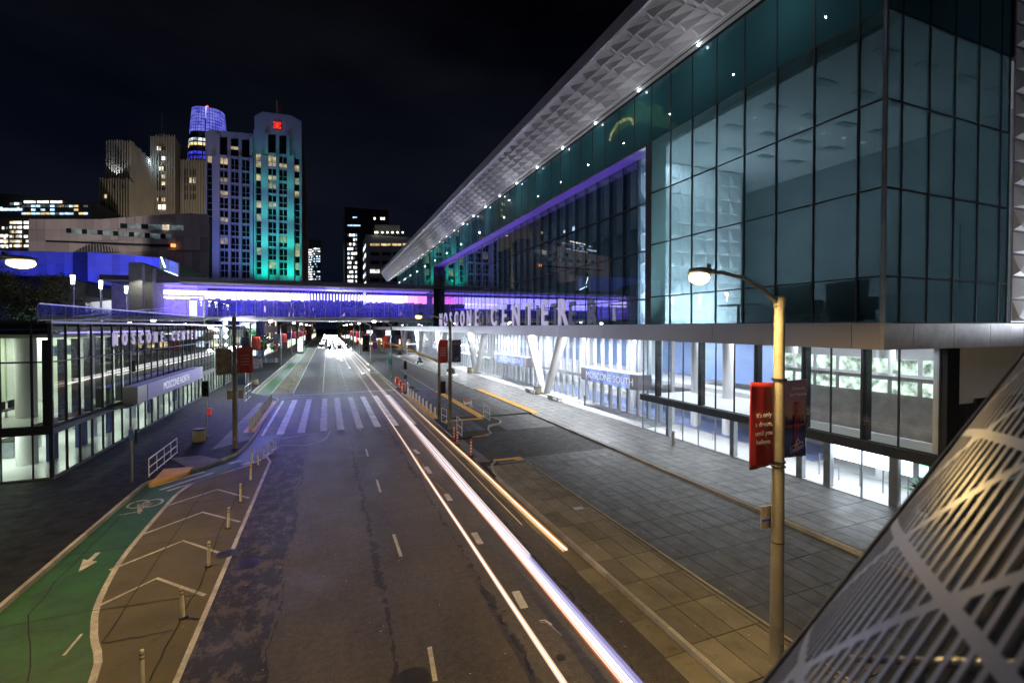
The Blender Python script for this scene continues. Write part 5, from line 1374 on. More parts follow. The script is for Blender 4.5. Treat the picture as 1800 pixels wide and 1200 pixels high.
for k_, (x_, y_, lb_) in enumerate(((3.1, 118, 'bright white far trail left of the peach one, beginning past the footbridge'), (3.9, 96, 'bright white far trail between the lane lines, beginning under the footbridge'),
                                    (5.5, 84, 'bright white far trail between the two long near ones'), (7.1, 90, 'bright white far trail just left of the kerb trail'), (8.1, 104, 'bright white far trail closest to the right kerb'))):
    trail('light_trail', lb_, spray([(x_, .66, .06, t_f)], [t_f, t_wb, t_w], 10, .40, .16, .035, 10+k_), y_, 176)
trail('light_trail', 'hair thin pale light trail left of the kerb trail, higher above the road', [(7.0, .95, .008, t_p), (5.6, 1.1, .007, t_p)], 24, 90)

# ================================================================== lamp posts, signals, banners
def leanpost(mb, h, r0, r1, n=16): return mb.tube([(0, 0, 0), (0, 0, h*.5), (0, 0, h)], [r0, (r0+r1)/2, r1], n)
m_bulb = emit('lamp_bulb', (1, .72, .24), 5.5); m_bulbw = emit('lamp_bulb_pale', (1, .96, .86), 40)
def lamp_post(x, y, arm, label, lit=True, z=.15, hh=9.05, r0=.17, r1=.115, bulb=None):
    p = empty('lamp_post', label, 'lamp post', (x, y, z), group='concrete lamp posts along the street')
    leanpost(MB(), hh, r0, r1).build('shaft', M['pole'], p)
    MB().tube([(0, 0, 0), (0, 0, .18)], [r0*1.25, r0*1.05], 16).build('base_collar', M['pole'], p)
    MB().tube([(0, 0, hh-.12), (0, 0, hh+.12), (0, 0, hh+.2)], [r1*1.15, r1*1.15, .04], 16).build('cap', M['pole'], p)
    if arm:
        s = arm
        MB().tube([(0, 0, hh-.05), (s*.5, 0, hh+.28), (s*1.2, 0, hh+.58), (s*1.9, 0, hh+.68), (s*2.25, 0, hh+.66)], [.055, .05, .045, .042, .04], 10).build('arm', M['steel'], p)
        MB().tube([(0, 0, hh-.22), (s*.12, 0, hh-.05)], .05, 8).build('arm_clamp', M['steel'], p)
        hd = MB().ball((s*2.5, 0, hh+.68), .2, 14, 8, (1.9, .8, .5)).build('lamp_head', M['steel'], p)
        MB().ball((s*2.58, 0, hh+.54), .17, 12, 8, (1.6, 1.0, 1.0)).build('lens', bulb or (m_bulb if lit else M['soffit_w']), hd)
        MB().tube([(s*2.3, 0, hh+.72), (s*2.3, 0, hh+.86)], .05, 8).build('photocell', M['black'], hd)
    MB().box(-.05, -r0*1.02, .55, .05, -r0*.9, .85).build('hand_hole_plate', M['steel'], p)
    for zz in (1.9, 3.05): MB().tube([(0, 0, zz), (0, 0, zz+.025)], r0*.93, 16).build('strap', M['black'], p)
    return p
m_bred = bpy.data.materials.new('banner_red')
def banner_mat(name, kind):
    m, t, b = newmat(name)
    tc_ = t.nodes.new('ShaderNodeTexCoord'); s = t.nodes.new('ShaderNodeSeparateXYZ'); t.links.new(tc_.outputs['Object'], s.inputs[0])
    z = s.outputs[2]
    if kind == 'red':
        col = ramp(t, nse(t, 1.6, 3, tc_.outputs['Object']), .35, (.20, .012, .018), .62, (.27, .022, .022))
        k = ramp(t, mth(t, 'ADD', mth(t, 'MULTIPLY', s.outputs[0], .9), mth(t, 'MULTIPLY', z, -.28)), .15, (0,)*3, .62, (1,)*3)
        col = mixc(t, mth(t, 'MULTIPLY', k, .85), col, (.11, .02, .24))
    elif kind == 'plainred':
        col = ramp(t, nse(t, 1.6, 3, tc_.outputs['Object']), .35, (.40, .028, .02), .62, (.50, .05, .03))
    elif kind == 'dusk':
        r = t.nodes.new('ShaderNodeValToRGB'); e = r.color_ramp.elements
        e[0].position, e[0].color = 0, (.03, .04, .12, 1); e[1].position, e[1].color = 1, (.25, .17, .28, 1)
        for p_, c_ in ((.30, (.08, .08, .26, 1)), (.42, (.03, .03, .08, 1)), (.50, (.30, .17, .10, 1)), (.62, (.36, .22, .18, 1)), (.80, (.30, .17, .26, 1))):
            q = e.new(p_); q.color = c_
        t.links.new(mth(t, 'ADD', mth(t, 'MULTIPLY', z, .5), mth(t, 'MULTIPLY', nse(t, 3, 5, tc_.outputs['Object']), .12)), r.inputs[0]); col = r.outputs[0]
    elif kind == 'night':
        col = ramp(t, nse(t, 7, 6, tc_.outputs['Object'], .8), .48, (.02, .03, .11), .66, (.28, .16, .16))
    else:
        col = ramp(t, nse(t, 2.5, 4, tc_.outputs['Object']), .4, (.22, .15, .09), .7, (.42, .32, .22))
    t.links.new(col, b.inputs['Base Color']); b.inputs['Roughness'].default_value = .45
    bump(t, b, nse(t, 6, 4, tc_.outputs['Object']), .12, .03)
    return m
BM = {k: banner_mat('banner_'+k, k) for k in ('red', 'plainred', 'dusk', 'night', 'sepia')}
m_prt = plain('print_white', (.75, .72, .72), .5, var=.02); m_prr = plain('print_red', (.42, .03, .05), .5); m_prd = plain('print_navy', (.02, .02, .07), .5)
def banner(x, y, z0, z1, w, side, kind, label, detail=False, txt=None):
    """vinyl banner hung from the post at x,y; side -1 hangs left, +1 right"""
    b = empty('banner', label, 'banner', (x, y, z0))
    hgt = z1-z0; mb = MB(); nxx, nzz = 14, 16
    def P(i, j, off=0):
        u, v = i/nxx, j/nzz
        d = .022*math.sin(u*7+v*2.2)*(.3+v*(1-v)*2)+.014*math.sin(u*15-v*3)*(1-v)
        return ((.16+w*u)*side, d*1.0-off, hgt*(v)+(.045*u*(1 if v > .5 else -1.5)*(1 if side < 0 else .3)))
    for j in range(nzz+1):
        for i in range(nxx+1): mb.v.append(P(i, j))
    for j in range(nzz):
        for i in range(nxx):
            a = j*(nxx+1)+i; f = (a, a+1, a+nxx+2, a+nxx+1); mb.f.append(f if side > 0 else f[::-1])
    mb.sm = True; c = mb.build('cloth', BM[kind], b)
    sol = c.modifiers.new('thickness', 'SOLIDIFY'); sol.thickness = .006
    for zz in (.02, hgt-.02): MB().tube([(0, .02, zz), (side*(w+.12), .02, zz)], .014, 6).build('bracket_arm', M['steel'], b)
    for zz in (-.06, hgt+.06): MB().tube([(0, 0, zz-.012), (0, 0, zz+.012)], .175, 14).build('pole_strap', M['black'], b)
    if txt:
        cx = side*(.16+w*.52)
        for k, line in enumerate(txt[0]):
            text('lettering', line, txt[1], m_prt, (x+cx+txt[3]*0, y-.062, z0+txt[2]-k*txt[1]*1.33), '-Y', b, .002, 1, 'CENTER')
    if detail == 'gate':   # a generic suspension bridge at dusk over a bay
        xs = .16; 
        def q(pts, m, o=.065, nm='print'): 
            MB().add([(a, -o, c_) for a, c_ in pts], [tuple(range(len(pts)))]).build(nm, m, b)
        for dx in (.33, .42): q([(xs+dx, .12), (xs+dx+.035, .12), (xs+dx+.03, 1.42), (xs+dx+.005, 1.42)], m_prr, .068, 'bridge_tower')
        for zz in (.75, .95, 1.15, 1.34): q([(xs+.33, zz), (xs+.455, zz), (xs+.455, zz+.03), (xs+.33, zz+.03)], m_prr, .07, 'tower_brace')
        for s0, s1 in (((xs+.33, 1.40), (xs+.01, 1.02)), ((xs+.45, 1.40), (xs+.70, 1.12))):
            q([s0, s1, (s1[0], s1[1]-.012), (s0[0], s0[1]-.018)], m_prr, .069, 'cable')
        q([(xs+.01, .80), (xs+.70, .84), (xs+.70, .855), (xs+.01, .815)], m_prr, .069, 'deck_print')
        rr = random.Random(2); xx = xs+.01
        while xx < xs+.68:
            w_ = rr.uniform(.015, .05); hh_ = rr.uniform(.05, .24); q([(xx, .84), (xx+w_, .84), (xx+w_, .84+hh_), (xx, .84+hh_)], m_prd, .064, 'skyline_print'); xx += w_+.004
    if detail in ('gate', 'logo'):
        lx = side*(.16+w*.5); s_ = w/.75
        lg = MB()
        for a, c_, d, e_ in ((-.2, .0, .2, .13),):
            for (p0, p1) in (((a, c_), (d, c_)), ((d, c_), (d, e_)), ((d, e_), (a, e_)), ((a, e_), (a, c_)), ((-.02, e_), (.06, e_+.12)), ((.06, e_+.12), (.14, e_))):
                v0 = Vector(p0)*s_; v1 = Vector(p1)*s_; rot = Matrix.Rotation(R(14), 2); v0 = rot @ v0; v1 = rot @ v1
                lg.tube([(lx+v0.x, -.07, .16*s_+v0.y), (lx+v1.x, -.07, .16*s_+v1.y)], .006, 4)
        lg.build('logo_frame', m_prt, b)
        t1 = text('lettering', 'SAN', .06*s_, m_prt, (x+lx-.02, y-.07, z0+.235*s_), '-Y', b, .001, 1, 'CENTER'); t1.rotation_euler = (0, R(-14), 0)
        t2 = text('lettering', 'FRANCISCO', .06*s_, m_prt, (x+lx, y-.07, z0+.18*s_), '-Y', b, .001, 1, 'CENTER'); t2.rotation_euler = (0, R(-14), 0)
    return b
DREAM = (["it's only", 'a dream,', 'until you', 'believe.'])
# the near post
lamp_post(10.5, 8.3, -1, 'near concrete lamp post with a burning amber lamp, right of the middle', r0=.17, r1=.12)
lamp('SPOT', (7.95, 8.3, 9.6), 6000, (1.0, .66, .24), bpy.data.objects['lamp_post'], 'street_lamp_light', spot_size=R(173), spot_blend=.4, shadow_soft_size=.15, at=(8.4, 7.8, 0))
lamp('POINT', (7.9, 8.3, 9.63), 55, (1.0, .70, .26), bpy.data.objects['lamp_post'], 'street_lamp_glow', shadow_soft_size=.1)
banner(10.5, 8.3, 5.18, 7.22, .80, -1, 'red', 'red and purple banner on the near lamp post, the left of the pair', False, (DREAM, .165, 1.22, 0))
banner(10.5, 8.3, 5.30, 7.25, .86, 1, 'dusk', 'banner printed with a red suspension bridge at dusk on the near lamp post', 'gate', (['Believe in', 'San Francisco'], .115, 1.72, 0))
tb = empty('utility_plate', 'small tan parking sign plate strapped to the near lamp post', 'sign', (10.5, 8.3, 3.7))
MB().box(-.34, .19, -.22, .34, .205, .36).build('plate', plain('plate_tan', (.45, .36, .26), .6), tb)
MB().box(-.32, .17, -.02, .32, .188, .04).build('blue_stripe', plain('plate_blue', (.05, .1, .5), .6), tb)
# two unseen burning posts added behind the viewpoint to light banners and bollards
lamp_post(10.2, -15, -1, 'unseen burning lamp post added on the right kerb behind the near footbridge')
lamp('SPOT', (7.6, -15, 9.6), 5200, (1.0, .80, .50), None, 'street_lamp_light', spot_size=R(172), spot_blend=.3, shadow_soft_size=.15, at=(8.5, -11, 0))
lamp_post(-11.5, -14, 1, 'unseen burning lamp post added on the left kerb behind the near footbridge')
lamp('SPOT', (-9.0, -14, 9.6), 2300, (1.0, .82, .58), None, 'street_lamp_light', spot_size=R(172), spot_blend=.3, shadow_soft_size=.15, at=(-8, -10, 0))
# second post, signal mast
lamp_post(9.4, 37.5, -1, 'lamp post with two small banners beside the signal mast on the far island', hh=8.75)
lamp('SPOT', (6.9, 37.5, 9.35), 2600, (1.0, .74, .36), bpy.data.objects['lamp_post.001'], 'street_lamp_light', spot_size=R(160), spot_blend=.6, shadow_soft_size=.15, at=(6.3, 37.5, 0))
banner(9.4, 37.5, 5.7, 7.55, .78, -1, 'plainred', 'plain red banner left of the post by the signal mast', False, (DREAM, .15, 1.15, 0))
banner(9.4, 37.5, 5.7, 7.55, .78, 1, 'night', 'navy city night banner right of the post by the signal mast', 'logo', (['Believe in', 'San Francisco'], .11, 1.62, 0))
# left post
lamp_post(-6.05, 37.2, 0, 'armless looking lamp post at the left kerb corner with two banners', hh=9.0)
banner(-6.05, 37.2, 5.35, 7.1, .98, -1, 'sepia', 'sepia and black banner left of the left kerb post', 'logo')
banner(-6.05, 37.2, 5.4, 7.2, .98, 1, 'plainred', 'red banner right of the left kerb post', False, (DREAM, .16, 1.18, 0))
ub = empty('utility_plate', 'pair of small tan plates on the left kerb lamp post', 'sign', (-6.05, 37.2, 3.75))
MB().box(-.5, .2, -.2, -.2, .22, .42).build('plate', bpy.data.materials['plate_tan'], ub); MB().box(.2, .2, -.2, .5, .22, .42).build('plate', bpy.data.materials['plate_tan'], ub)
# the big warm lamp, top left, arm reaching in from outside the frame
bl = lamp_post(-11.95, 18.2, 1, 'burning street lamp reaching in at the left edge over the bike lane', hh=9.9, bulb=emit('lamp_bulb_big', (1, .84, .42), 5.5))
bl.rotation_euler = (0, 0, R(16)); bl.scale = (1.25, 1.25, 1.0)
lamp('POINT', (-8.8, 19.2, 10.7), 1800, (1.0, .80, .42), None, 'street_lamp_glow', shadow_soft_size=.12)
lamp('SPOT', (-8.8, 19.1, 10.3), 3900, (1.0, .66, .28), None, 'street_lamp_light', spot_size=R(165), spot_blend=.6, shadow_soft_size=.2, at=(-7.4, 17.6, 0))
# far posts
k = 0
for (x, y, arm, lit, kinds) in ((-10.2, 75.2, 1, 1, ('night', 'plainred')), (-9.3, 110, 1, 1, ('night', 'plainred')), (-9.6, 146, 1, 1, ('night', 'plainred')), (-9.6, 182, 1, 1, ('night', 'plainred')), (-9.6, 218, 1, 1, ('night', 'plainred')),
                                (9.3, 74.8, -1, 1, ('plainred', 'night')), (9.3, 112, -1, 1, ('plainred', 'night')), (9.3, 150, -1, 1, ('plainred', 'night')), (9.3, 186, -1, 1, ('plainred', 'night')), (9.3, 222, -1, 1, ('plainred', 'night'))):
    side = 'left' if x < 0 else 'right'; o_ = ('nearest', 'second', 'third', 'fourth', 'fifth')[k % 5]
    lamp_post(x, y, arm, '%s lamp post of the row on the %s kerb beyond the crossing' % (o_, side), bool(lit), hh=8.8, bulb=m_bulbw if lit else None)
    banner(x, y, 5.3, 7.2, 1.05, -1, kinds[0], '%s banner hanging left of the %s far post on the %s kerb' % ('navy' if kinds[0] == 'night' else 'red', o_, side))
    banner(x, y, 5.3, 7.2, 1.05, 1, kinds[1], '%s banner hanging right of the %s far post on the %s kerb' % ('navy' if kinds[1] == 'night' else 'red', o_, side))
    lamp('SPOT', (x+(2.6 if x < 0 else -2.6), y, 9.2), 7500 if y > 80 else 4200, (.72, .86, 1.0), None, 'street_lamp_light', spot_size=R(160), spot_blend=.4, shadow_soft_size=.15, at=(x*.6, y, 0))
    k += 1
# mast-arm signal
sm_ = empty('traffic_signal', 'traffic signal on a long curved mast arm over the crossing', 'traffic light', (9.56, 42.2, .15))
leanpost(MB(), 7.0, .16, .13, 14).build('mast', M['pole'], sm_)
MB().tube([(0, 0, 5.25), (-1.6, 0, 5.95), (-3.4, 0, 6.72), (-4.9, 0, 7.12), (-6.4, 0, 7.22)], [.11, .10, .09, .08, .07], 12).build('mast_arm', plain('arm_ochre', (.55, .42, .18), .35, .5), sm_)
def signal_head(par, x, y, z, s=1.0, lit=None, face=-1):
    hb_ = MB().box(x-.24*s, y-.14, z-.62*s, x+.24*s, y+.14, z+.62*s).build('signal_head', M['black'], par)
    for k in range(3):
        zz = z+(.38-.38*k)*s
        MB().tube([(x, y-.15 if face < 0 else y+.15, zz), (x, y-.30 if face < 0 else y+.30, zz)], .14*s, 12, cap=False).build('visor', M['black'], hb_)
        MB().ball((x, y-.15 if face < 0 else y+.15, zz), .11*s, 10, 6, (1, .3, 1)).build('lens', lit if (lit and k == 0) else m_cg, hb_)
    return hb_
MB().box(-6.75, -.05, 6.35, -6.15, .02, 7.75).build('back_plate', M['black'], sm_)
signal_head(sm_, -6.45, -.1, 7.05, 1.0)
signal_head(sm_, .35, 0, 2.9, .9, emit('signal_red', (1, .05, .03), 6), 1)
gp = empty('traffic_signal', 'slim green painted signal pole on the far right island', 'traffic light', (*G(688, 671), .15))
leanpost(MB(), 8.8, .13, .09, 12).build('mast', plain('pole_teal', (.06, .20, .22), .5), gp); MB().box(-.55, -.12, 2.6, -.1, .12, 3.5).build('cabinet', plain('cabinet_teal', (.08, .4, .42), .5), gp)
p2 = empty('pedestrian_signal', 'dark pedestrian signal on a slim pole left of the right island bollards', 'traffic light', (*G(712, 690), .15))
leanpost(MB(), 3.6, .07, .06, 10).build('mast', M['steel'], p2); signal_head(p2, 0, -.1, 3.5, .9); MB().box(-.18, -.25, 1.7, .18, .1, 2.2).build('push_button_box', M['black'], p2)
ps = empty('pedestrian_signal', 'signal on a slim pole beside the round litter bin', 'traffic light', (-8.7, 41.8, .15))
leanpost(MB(), 4.3, .075, .06, 10).build('mast', M['steel'], ps); signal_head(ps, -.02, -.1, 3.75, .95); MB().box(.08, -.2, 1.7, .34, .1, 2.2).build('push_button_box', emit('button_red', (1, .1, .1), .25), ps)
MB().tube([(0, 0, 0), (0, 0, .12)], .16, 12).build('base_collar', M['steel'], ps)
ps2 = empty('pedestrian_signal', 'pedestrian signal at the far end of the left white bollards', 'traffic light', (*G(436, 703), .15))
leanpost(MB(), 4.6, .075, .06, 10).build('mast', M['steel'], ps2); signal_head(ps2, -.05, -.1, 4.2, .95)
sp = empty('sign_post', 'steel post with a small blue sign beside the left pavement rail', 'sign', (-10.0, 31.2, .15))
MB().tube([(0, 0, 0), (0, 0, 3.0)], .055, 10).build('post', M['steel'], sp); MB().box(-.1, -.08, 2.25, .1, -.055, 2.85).build('plate', plain('plate_blue2', (.06, .14, .42), .5), sp)
x, y = G(239, 779, .15); bq = empty('bollard', 'short dark bollard by the left hall doors', 'bollard', (x, y, .15)); MB().tube([(0, 0, 0), (0, 0, .95)], .07, 10).build('post', M['mull'], bq); MB().ball((0, 0, .97), .08).build('cap', M['mull'], bq)
# rails
def rail(name, pts, hgt, n, label, z=.15, bars=3):
    (x0, y0), (x1, y1) = pts; e = empty(name, label, 'railing', (x0, y0, z)); dx, dy = x1-x0, y1-y0
    for k in range(bars):
        zz = hgt*(k+1)/bars if bars > 2 else hgt*(.5+.5*k)
        zz = (.08, hgt*.52, hgt)[k] if bars == 3 else zz
        MB().tube([(0, 0, zz), (dx, dy, zz)], .028, 8).build('rail_bar', M['whitepaint'], e)
    for k in range(n):
        t = k/(n-1); MB().tube([(dx*t, dy*t, 0), (dx*t, dy*t, hgt)], .024, 8).build('rail_post', M['whitepaint'], e)
    return e
rail('guard_rail', ((-9.42, 31.8), (-9.42, 37.1)), 1.02, 5, 'white three bar guard rail along the left kerb')
rail('guard_rail', (G(776, 741, .15), G(785, 745, .15)), 1.25, 2, 'narrow white guard rail between the mast and the lamp post on the far island')
rail('guard_rail', (G(803, 759, .15), G(812, 767, .15)), 1.25, 2, 'narrow white guard rail just right of the far island lamp post')
rail('guard_rail', (G(850, 733, .15), G(861, 739, .15)), 1.2, 2, 'narrow white guard rail at the curved kerb end of the far island')
rail('guard_rail', (G(716, 693, .15), G(719, 697, .15)), 1.5, 2, 'narrow white guard rail at the far end of the right bollards')
rail('guard_rail', (G(431, 706, .15), G(441, 697, .15)), 1.7, 2, 'white guard rail by the left far pedestrian signal')
# bollards
def boll(x, y, label, grp): 
    b = empty('bollard', label, 'bollard', (x, y, .16), group=grp)
    MB().tube([(0, 0, 0), (0, 0, .92)], .10, 14).build('post', M['whitepaint'], b); MB().tube([(0, 0, 0), (0, 0, .03)], .16, 14).build('base_plate', M['steel'], b); MB().tube([(0, 0, .921), (0, 0, .95)], [.10, .07], 14).build('cap', M['steel'], b)
    return b
ordn = ('nearest', 'second nearest', 'third', 'fourth', 'fifth', 'sixth', 'seventh', 'eighth', 'farthest but one', 'farthest')
fb = boll(9.35, 43.1, 'nearest white bollard of the row on the right island', 'white bollards guarding the right island')
for k in range(1, 9): dup(fb, (9.35, 43.1+k*1.98, .16), None, ('%s white bollard of the row on the right island' % (ordn[k] if k < 8 else 'farthest')))
fb2 = boll(-5.92, 43.0, 'nearest white bollard of the row on the left kerb', 'white bollards on the left tactile strip')
for k in range(1, 10): dup(fb2, (-5.92, 43.0+k*1.68, .16), None, '%s white bollard of the row on the left kerb' % ordn[k])
# delineator posts
m_del = plain('delineator_white', (.66, .60, .42), .5); m_grime = plain('reflector_grey', (.10, .09, .07), .5)
def delin(x, y, label):
    b = empty('delineator_post', label, 'delineator', (x, y, .01), group='white flexible posts along the bike buffer')
    MB().tube([(0, 0, 0), (0, 0, .02)], .13, 14).build('base', M['black'], b)
    MB().tube([(0, 0, .02), (0, 0, .88), (0, 0, .90)], [.055, .048, .03], 12).build('tube', m_del, b)
    for z in (.68, .78): MB().tube([(0, 0, z), (0, 0, z+.035)], .0525, 12).build('reflector_band', m_grime, b)
    return b
px_ = [(250, 1207), (322, 1085), (367, 995), (401, 928), (423, 882), (440.5, 844), (443.5, 815), (453.5, 818), (463, 807), (477, 799), (484, 792)]
dl = None
where = ('nearest white flexible post, at the bottom edge of the photo', 'second nearest white flexible post beside the edge line', 'white flexible post just left of the iron manhole covers', 'fourth white flexible post up the buffer', 'fifth white flexible post up the buffer', 'sixth white flexible post, at the top of the straight row',
         'white flexible post behind the sixth one at the kerb bend', 'white flexible post right of the bend with the kerb corner behind it', 'white flexible post third from the far end of the bend', 'white flexible post last but one at the far end of the bend', 'farthest white flexible post, beside the crossing bars')
for (u, v), w_ in zip(px_, where):
    x, y = G(u, v)
    if dl is None: dl = delin(x, y, w_)
    else:
        c_ = dup(dl, (x, y, .02), random.uniform(0, 3), w_); c_.rotation_euler[0] = random.uniform(-.06, .06); c_.rotation_euler[1] = random.uniform(-.06, .06)
fd = None
for k in range(7):
    lab = '%s thin white post of the far row beside the bike lane' % ordn[k]
    if fd is None:
        fd = delin(-4.9, 68, lab); fd['group'] = 'thin posts beside the far bike lane'
    else: dup(fd, (-4.9, 68+k*6.5, .02), 0, lab)
m_or = plain('orange_plastic', (.75, .10, .02), .45); m_rf = plain('reflective_white', (.8, .75, .7), .4)
od = None
for (u, v), w_ in zip(((798, 775), (804, 783), (828, 803)), ('leftmost orange striped post at the driveway mouth', 'middle orange striped post beside the leftmost one', 'orange striped post nearest the camera on the apron')):
    x, y = G(u, v)
    if od is None:
        od = empty('channelizer_post', w_, 'traffic post', (x, y, .05), group='orange striped posts at the driveway')
        MB().tube([(0, 0, 0), (0, 0, .07), (0, 0, .09)], [.24, .22, .1], 10).build('rubber_base', M['black'], od)
        MB().tube([(0, 0, .09), (0, 0, 1.05), (0, 0, 1.15)], [.062, .055, .035], 12).build('tube', m_or, od)
        for z in (.3, .5, .7, .9): MB().tube([(0, 0, z), (0, 0, z+.08)], .064, 12).build('reflector_band', m_rf, od)
    else: dup(od, (x, y, .05), 0, w_)
ob_ = None
for k, w_ in enumerate(('nearest of the orange water barriers by the far right kerb', 'middle orange water barrier by the far right kerb', 'farthest orange water barrier by the far right kerb')):
    if ob_ is None:
        ob_ = empty('water_barrier', w_, 'barrier', (9.4, 62.6, .1), group='orange barriers on the right kerb')
        MB().xprism([(-.7, 0), (.7, 0), (.6, .3), (.5, 1.0), (-.5, 1.0), (-.6, .3)], -.22, .22).build('shell', m_or, ob_)
        MB().box(-.235, -.45, .45, .235, .45, .62).build('reflective_stripe', m_rf, ob_)
    else: dup(ob_, (9.4+.1*k, 62.6+k*3.4+(1.2 if k == 2 else 0), .1), 0, w_)
x, y = G(822, 716, .15)
bar = empty('folding_barricade', 'small white and red folding barricade on the far island', 'barricade', (x, y, .15))
for s in (-1, 1):
    MB().xprism([(s*.3, 0), (s*.34, 0), (s*.05, 1.0), (s*.01, 1.0)], -.42, -.36).build('leg', m_rf, bar); MB().xprism([(s*.3, 0), (s*.34, 0), (s*.05, 1.0), (s*.01, 1.0)], .36, .42).build('leg', m_rf, bar)
MB().box(-.45, -.14, .72, .45, -.10, .98).build('top_board', m_rf, bar); MB().box(-.45, -.22, .4, .45, -.18, .6).build('lower_board', m_rf, bar)
for k in range(4): MB().box(-.42+k*.24, -.16, .74, -.30+k*.24, -.145, .96).build('red_stripe', m_or, bar)
# litter bins
def bin_(x, y, r, h_, label, m, z=.15):
    b = empty('litter_bin', label, 'litter bin', (x, y, z))
    MB().tube([(0, 0, 0), (0, 0, .08), (0, 0, h_*.86), (0, 0, h_*.9)], [r*.94, r, r, r*.96], 22).build('drum', m, b)
    MB().tube([(0, 0, h_*.9), (0, 0, h_)], [r*1.04, r*.98], 22).build('rim', M['black'], b)
    ins = MB().disc(0, 0, h_+.002, r*.7, 18).build('opening', M['black'], b); return b
bin_(-8.9, 40.5, .42, .92, 'round tan litter bin beside the left pedestrian signal', plain('bin_tan', (.30, .25, .16), .8, bmp=.4))
bin_(*G(945, 692, .15), .48, .95, 'round tan litter bin at the foot of the nearest raking columns', bpy.data.materials['bin_tan'])
bin_(*G(826, 655, .15), .5, 1.0, 'small tan litter bin at the foot of the second pair of raking columns', bpy.data.materials['bin_tan'])
x, y = G(425, 675, .15); nb_ = empty('newspaper_box', 'tall dark street cabinet near the left far pedestrian signal', 'cabinet', (x, y, .15)); MB().box(-.5, -.4, 0, .5, .4, 2.0).build('case', plain('cab_navy', (.02, .04, .06), .4), nb_); MB().box(-.4, -.42, .3, .4, -.405, 1.7).build('door', M['mull'], nb_)
bin_(*G(448, 676, .15), .5, .95, 'tan litter bin right of the tall dark street cabinet', bpy.data.materials['bin_tan'])
# benches / planters on the plaza
def bench(x, y, label, rz=R(90)):
    b = empty('stone_bench', label, 'bench', (x, y, .16), rz, 'white stone benches on the plaza')
    MB().box(-1.5, -.3, .38, 1.5, .3, .5).build('seat', M['whitepaint'], b)
    for s in (-1.2, 1.2): MB().box(s-.2, -.26, 0, s+.2, .26, .38).build('plinth', M['whitepaint'], b)
    return b
b0 = bench(*G(975, 703, .15), 'white stone bench under the nearest raking columns')
dup(b0, (*G(934, 690, .15), .16), R(90), 'white stone bench behind the litter bin by the nearest raking columns')
x, y = G(992, 706, .15)
m_fol = m_leaf
def planter(u, v, label, s=1.0):
    x, y = G(u, v, .15); p = empty('planter_bench', label, 'planter', (x, y, .15), R(90), 'white planters with low shrubs on the plaza')
    MB().box(-2.6*s, -.5*s, 0, 2.6*s, .5*s, .45).build('trough', M['whitepaint'], p)
    lf = MB(); leaves(lf, (-.6, 0, .85), .85*s, 500, .11, random.Random(int(u))); lf.build('foliage', m_fol, p); return p
planter(795, 661, 'white planter with a bushy shrub behind the signal mast banners'); planter(738, 640, 'white planter with a spiky shrub farther up the plaza'); planter(703, 627, 'small far white planter with a shrub on the plaza', .8)
for (u, v, lab) in ((1183, 783, 'steel bollard on the plaza in front of the glass corner'), (1028, 712, 'slim steel bollard on the bright apron below the MOSCONE SOUTH sign')):
    x, y = G(u, v, .15); b = empty('steel_bollard', lab, 'bollard', (x, y, .155)); MB().tube([(0, 0, 0), (0, 0, 1.0)], .11, 16).build('post', M['steel'], b); MB().tube([(0, 0, 1.001), (0, 0, 1.03)], [.11, .08], 16).build('cap', M['mull'], b)
# stepped seats at the left beyond the bridge
stp = empty('slatted_seating', 'tilted slatted timber seating on the left pavement beyond the footbridge', 'bench', (-15.5, 104, .15))
for k in range(7): MB().box(-2.8, k*.75, .25+k*.22, 2.6, k*.75+.3, .33+k*.22).build('slat', M['mull_l'], stp)
MB().box(-2.9, 5.2, 0, 2.7, 5.5, 2.1).build('back_board', plain('seat_board', (.20, .15, .09), .7), stp)
wl_ = empty('low_wall', 'low pale wall with posts in front of the dark trees', 'wall', (-18, 124, .15))
MB().box(-9, 0, 0, 7, .3, 1.0).build('wall', M['ramp_l'], wl_)
for k in range(8): MB().box(-9+k*2.2, -.1, 0, -8.7+k*2.2, 0, 1.2).build('pier', M['kerb'], wl_)
# colourful kiosk right
x, y = G(662, 614); kk = empty('play_kiosk', 'small red, blue and yellow painted kiosk far up the plaza', 'kiosk', (x, y, .15))
for (a, b, c_, d, nm, cc) in ((-1.6, -.7, 0, 2.6, 'red_panel', (.6, .04, .04)), (-.6, .3, 0, 3.2, 'blue_panel', (.04, .12, .6)), (.4, 1.5, .6, 3.8, 'yellow_panel', (.6, .42, .03))):
    MB().box(a, -.3, c_, b, .3, d).build(nm, plain('kiosk_'+nm, cc, .5), kk)
MB().box(-1.8, -.6, 3.8, 1.9, .6, 4.1).build('roof', emit('kiosk_glow', (1, .5, .5), 2.5), kk)
# shelters on far plaza
for (u, v, lab) in ((705, 614, 'farther white framed glass shelter on the plaza'), (724, 622, 'nearer white framed glass shelter on the plaza')):
    x, y = G(u, v, .15); s = empty('glass_shelter', lab, 'shelter', (x, y, .15))
    for a in (-1.6, 1.6):
        for b in (-1, 1): MB().box(a-.08, b-.08, 0, a+.08, b+.08, 3.0).build('post', M['whitepaint'], s)
    MB().box(-1.8, -1.2, 3.0, 1.8, 1.2, 3.25).build('roof', M['whitepaint'], s); MB().box(-1.5, -.98, .3, 1.5, -.94, 2.8).build('pane', M['g_clear'], s)

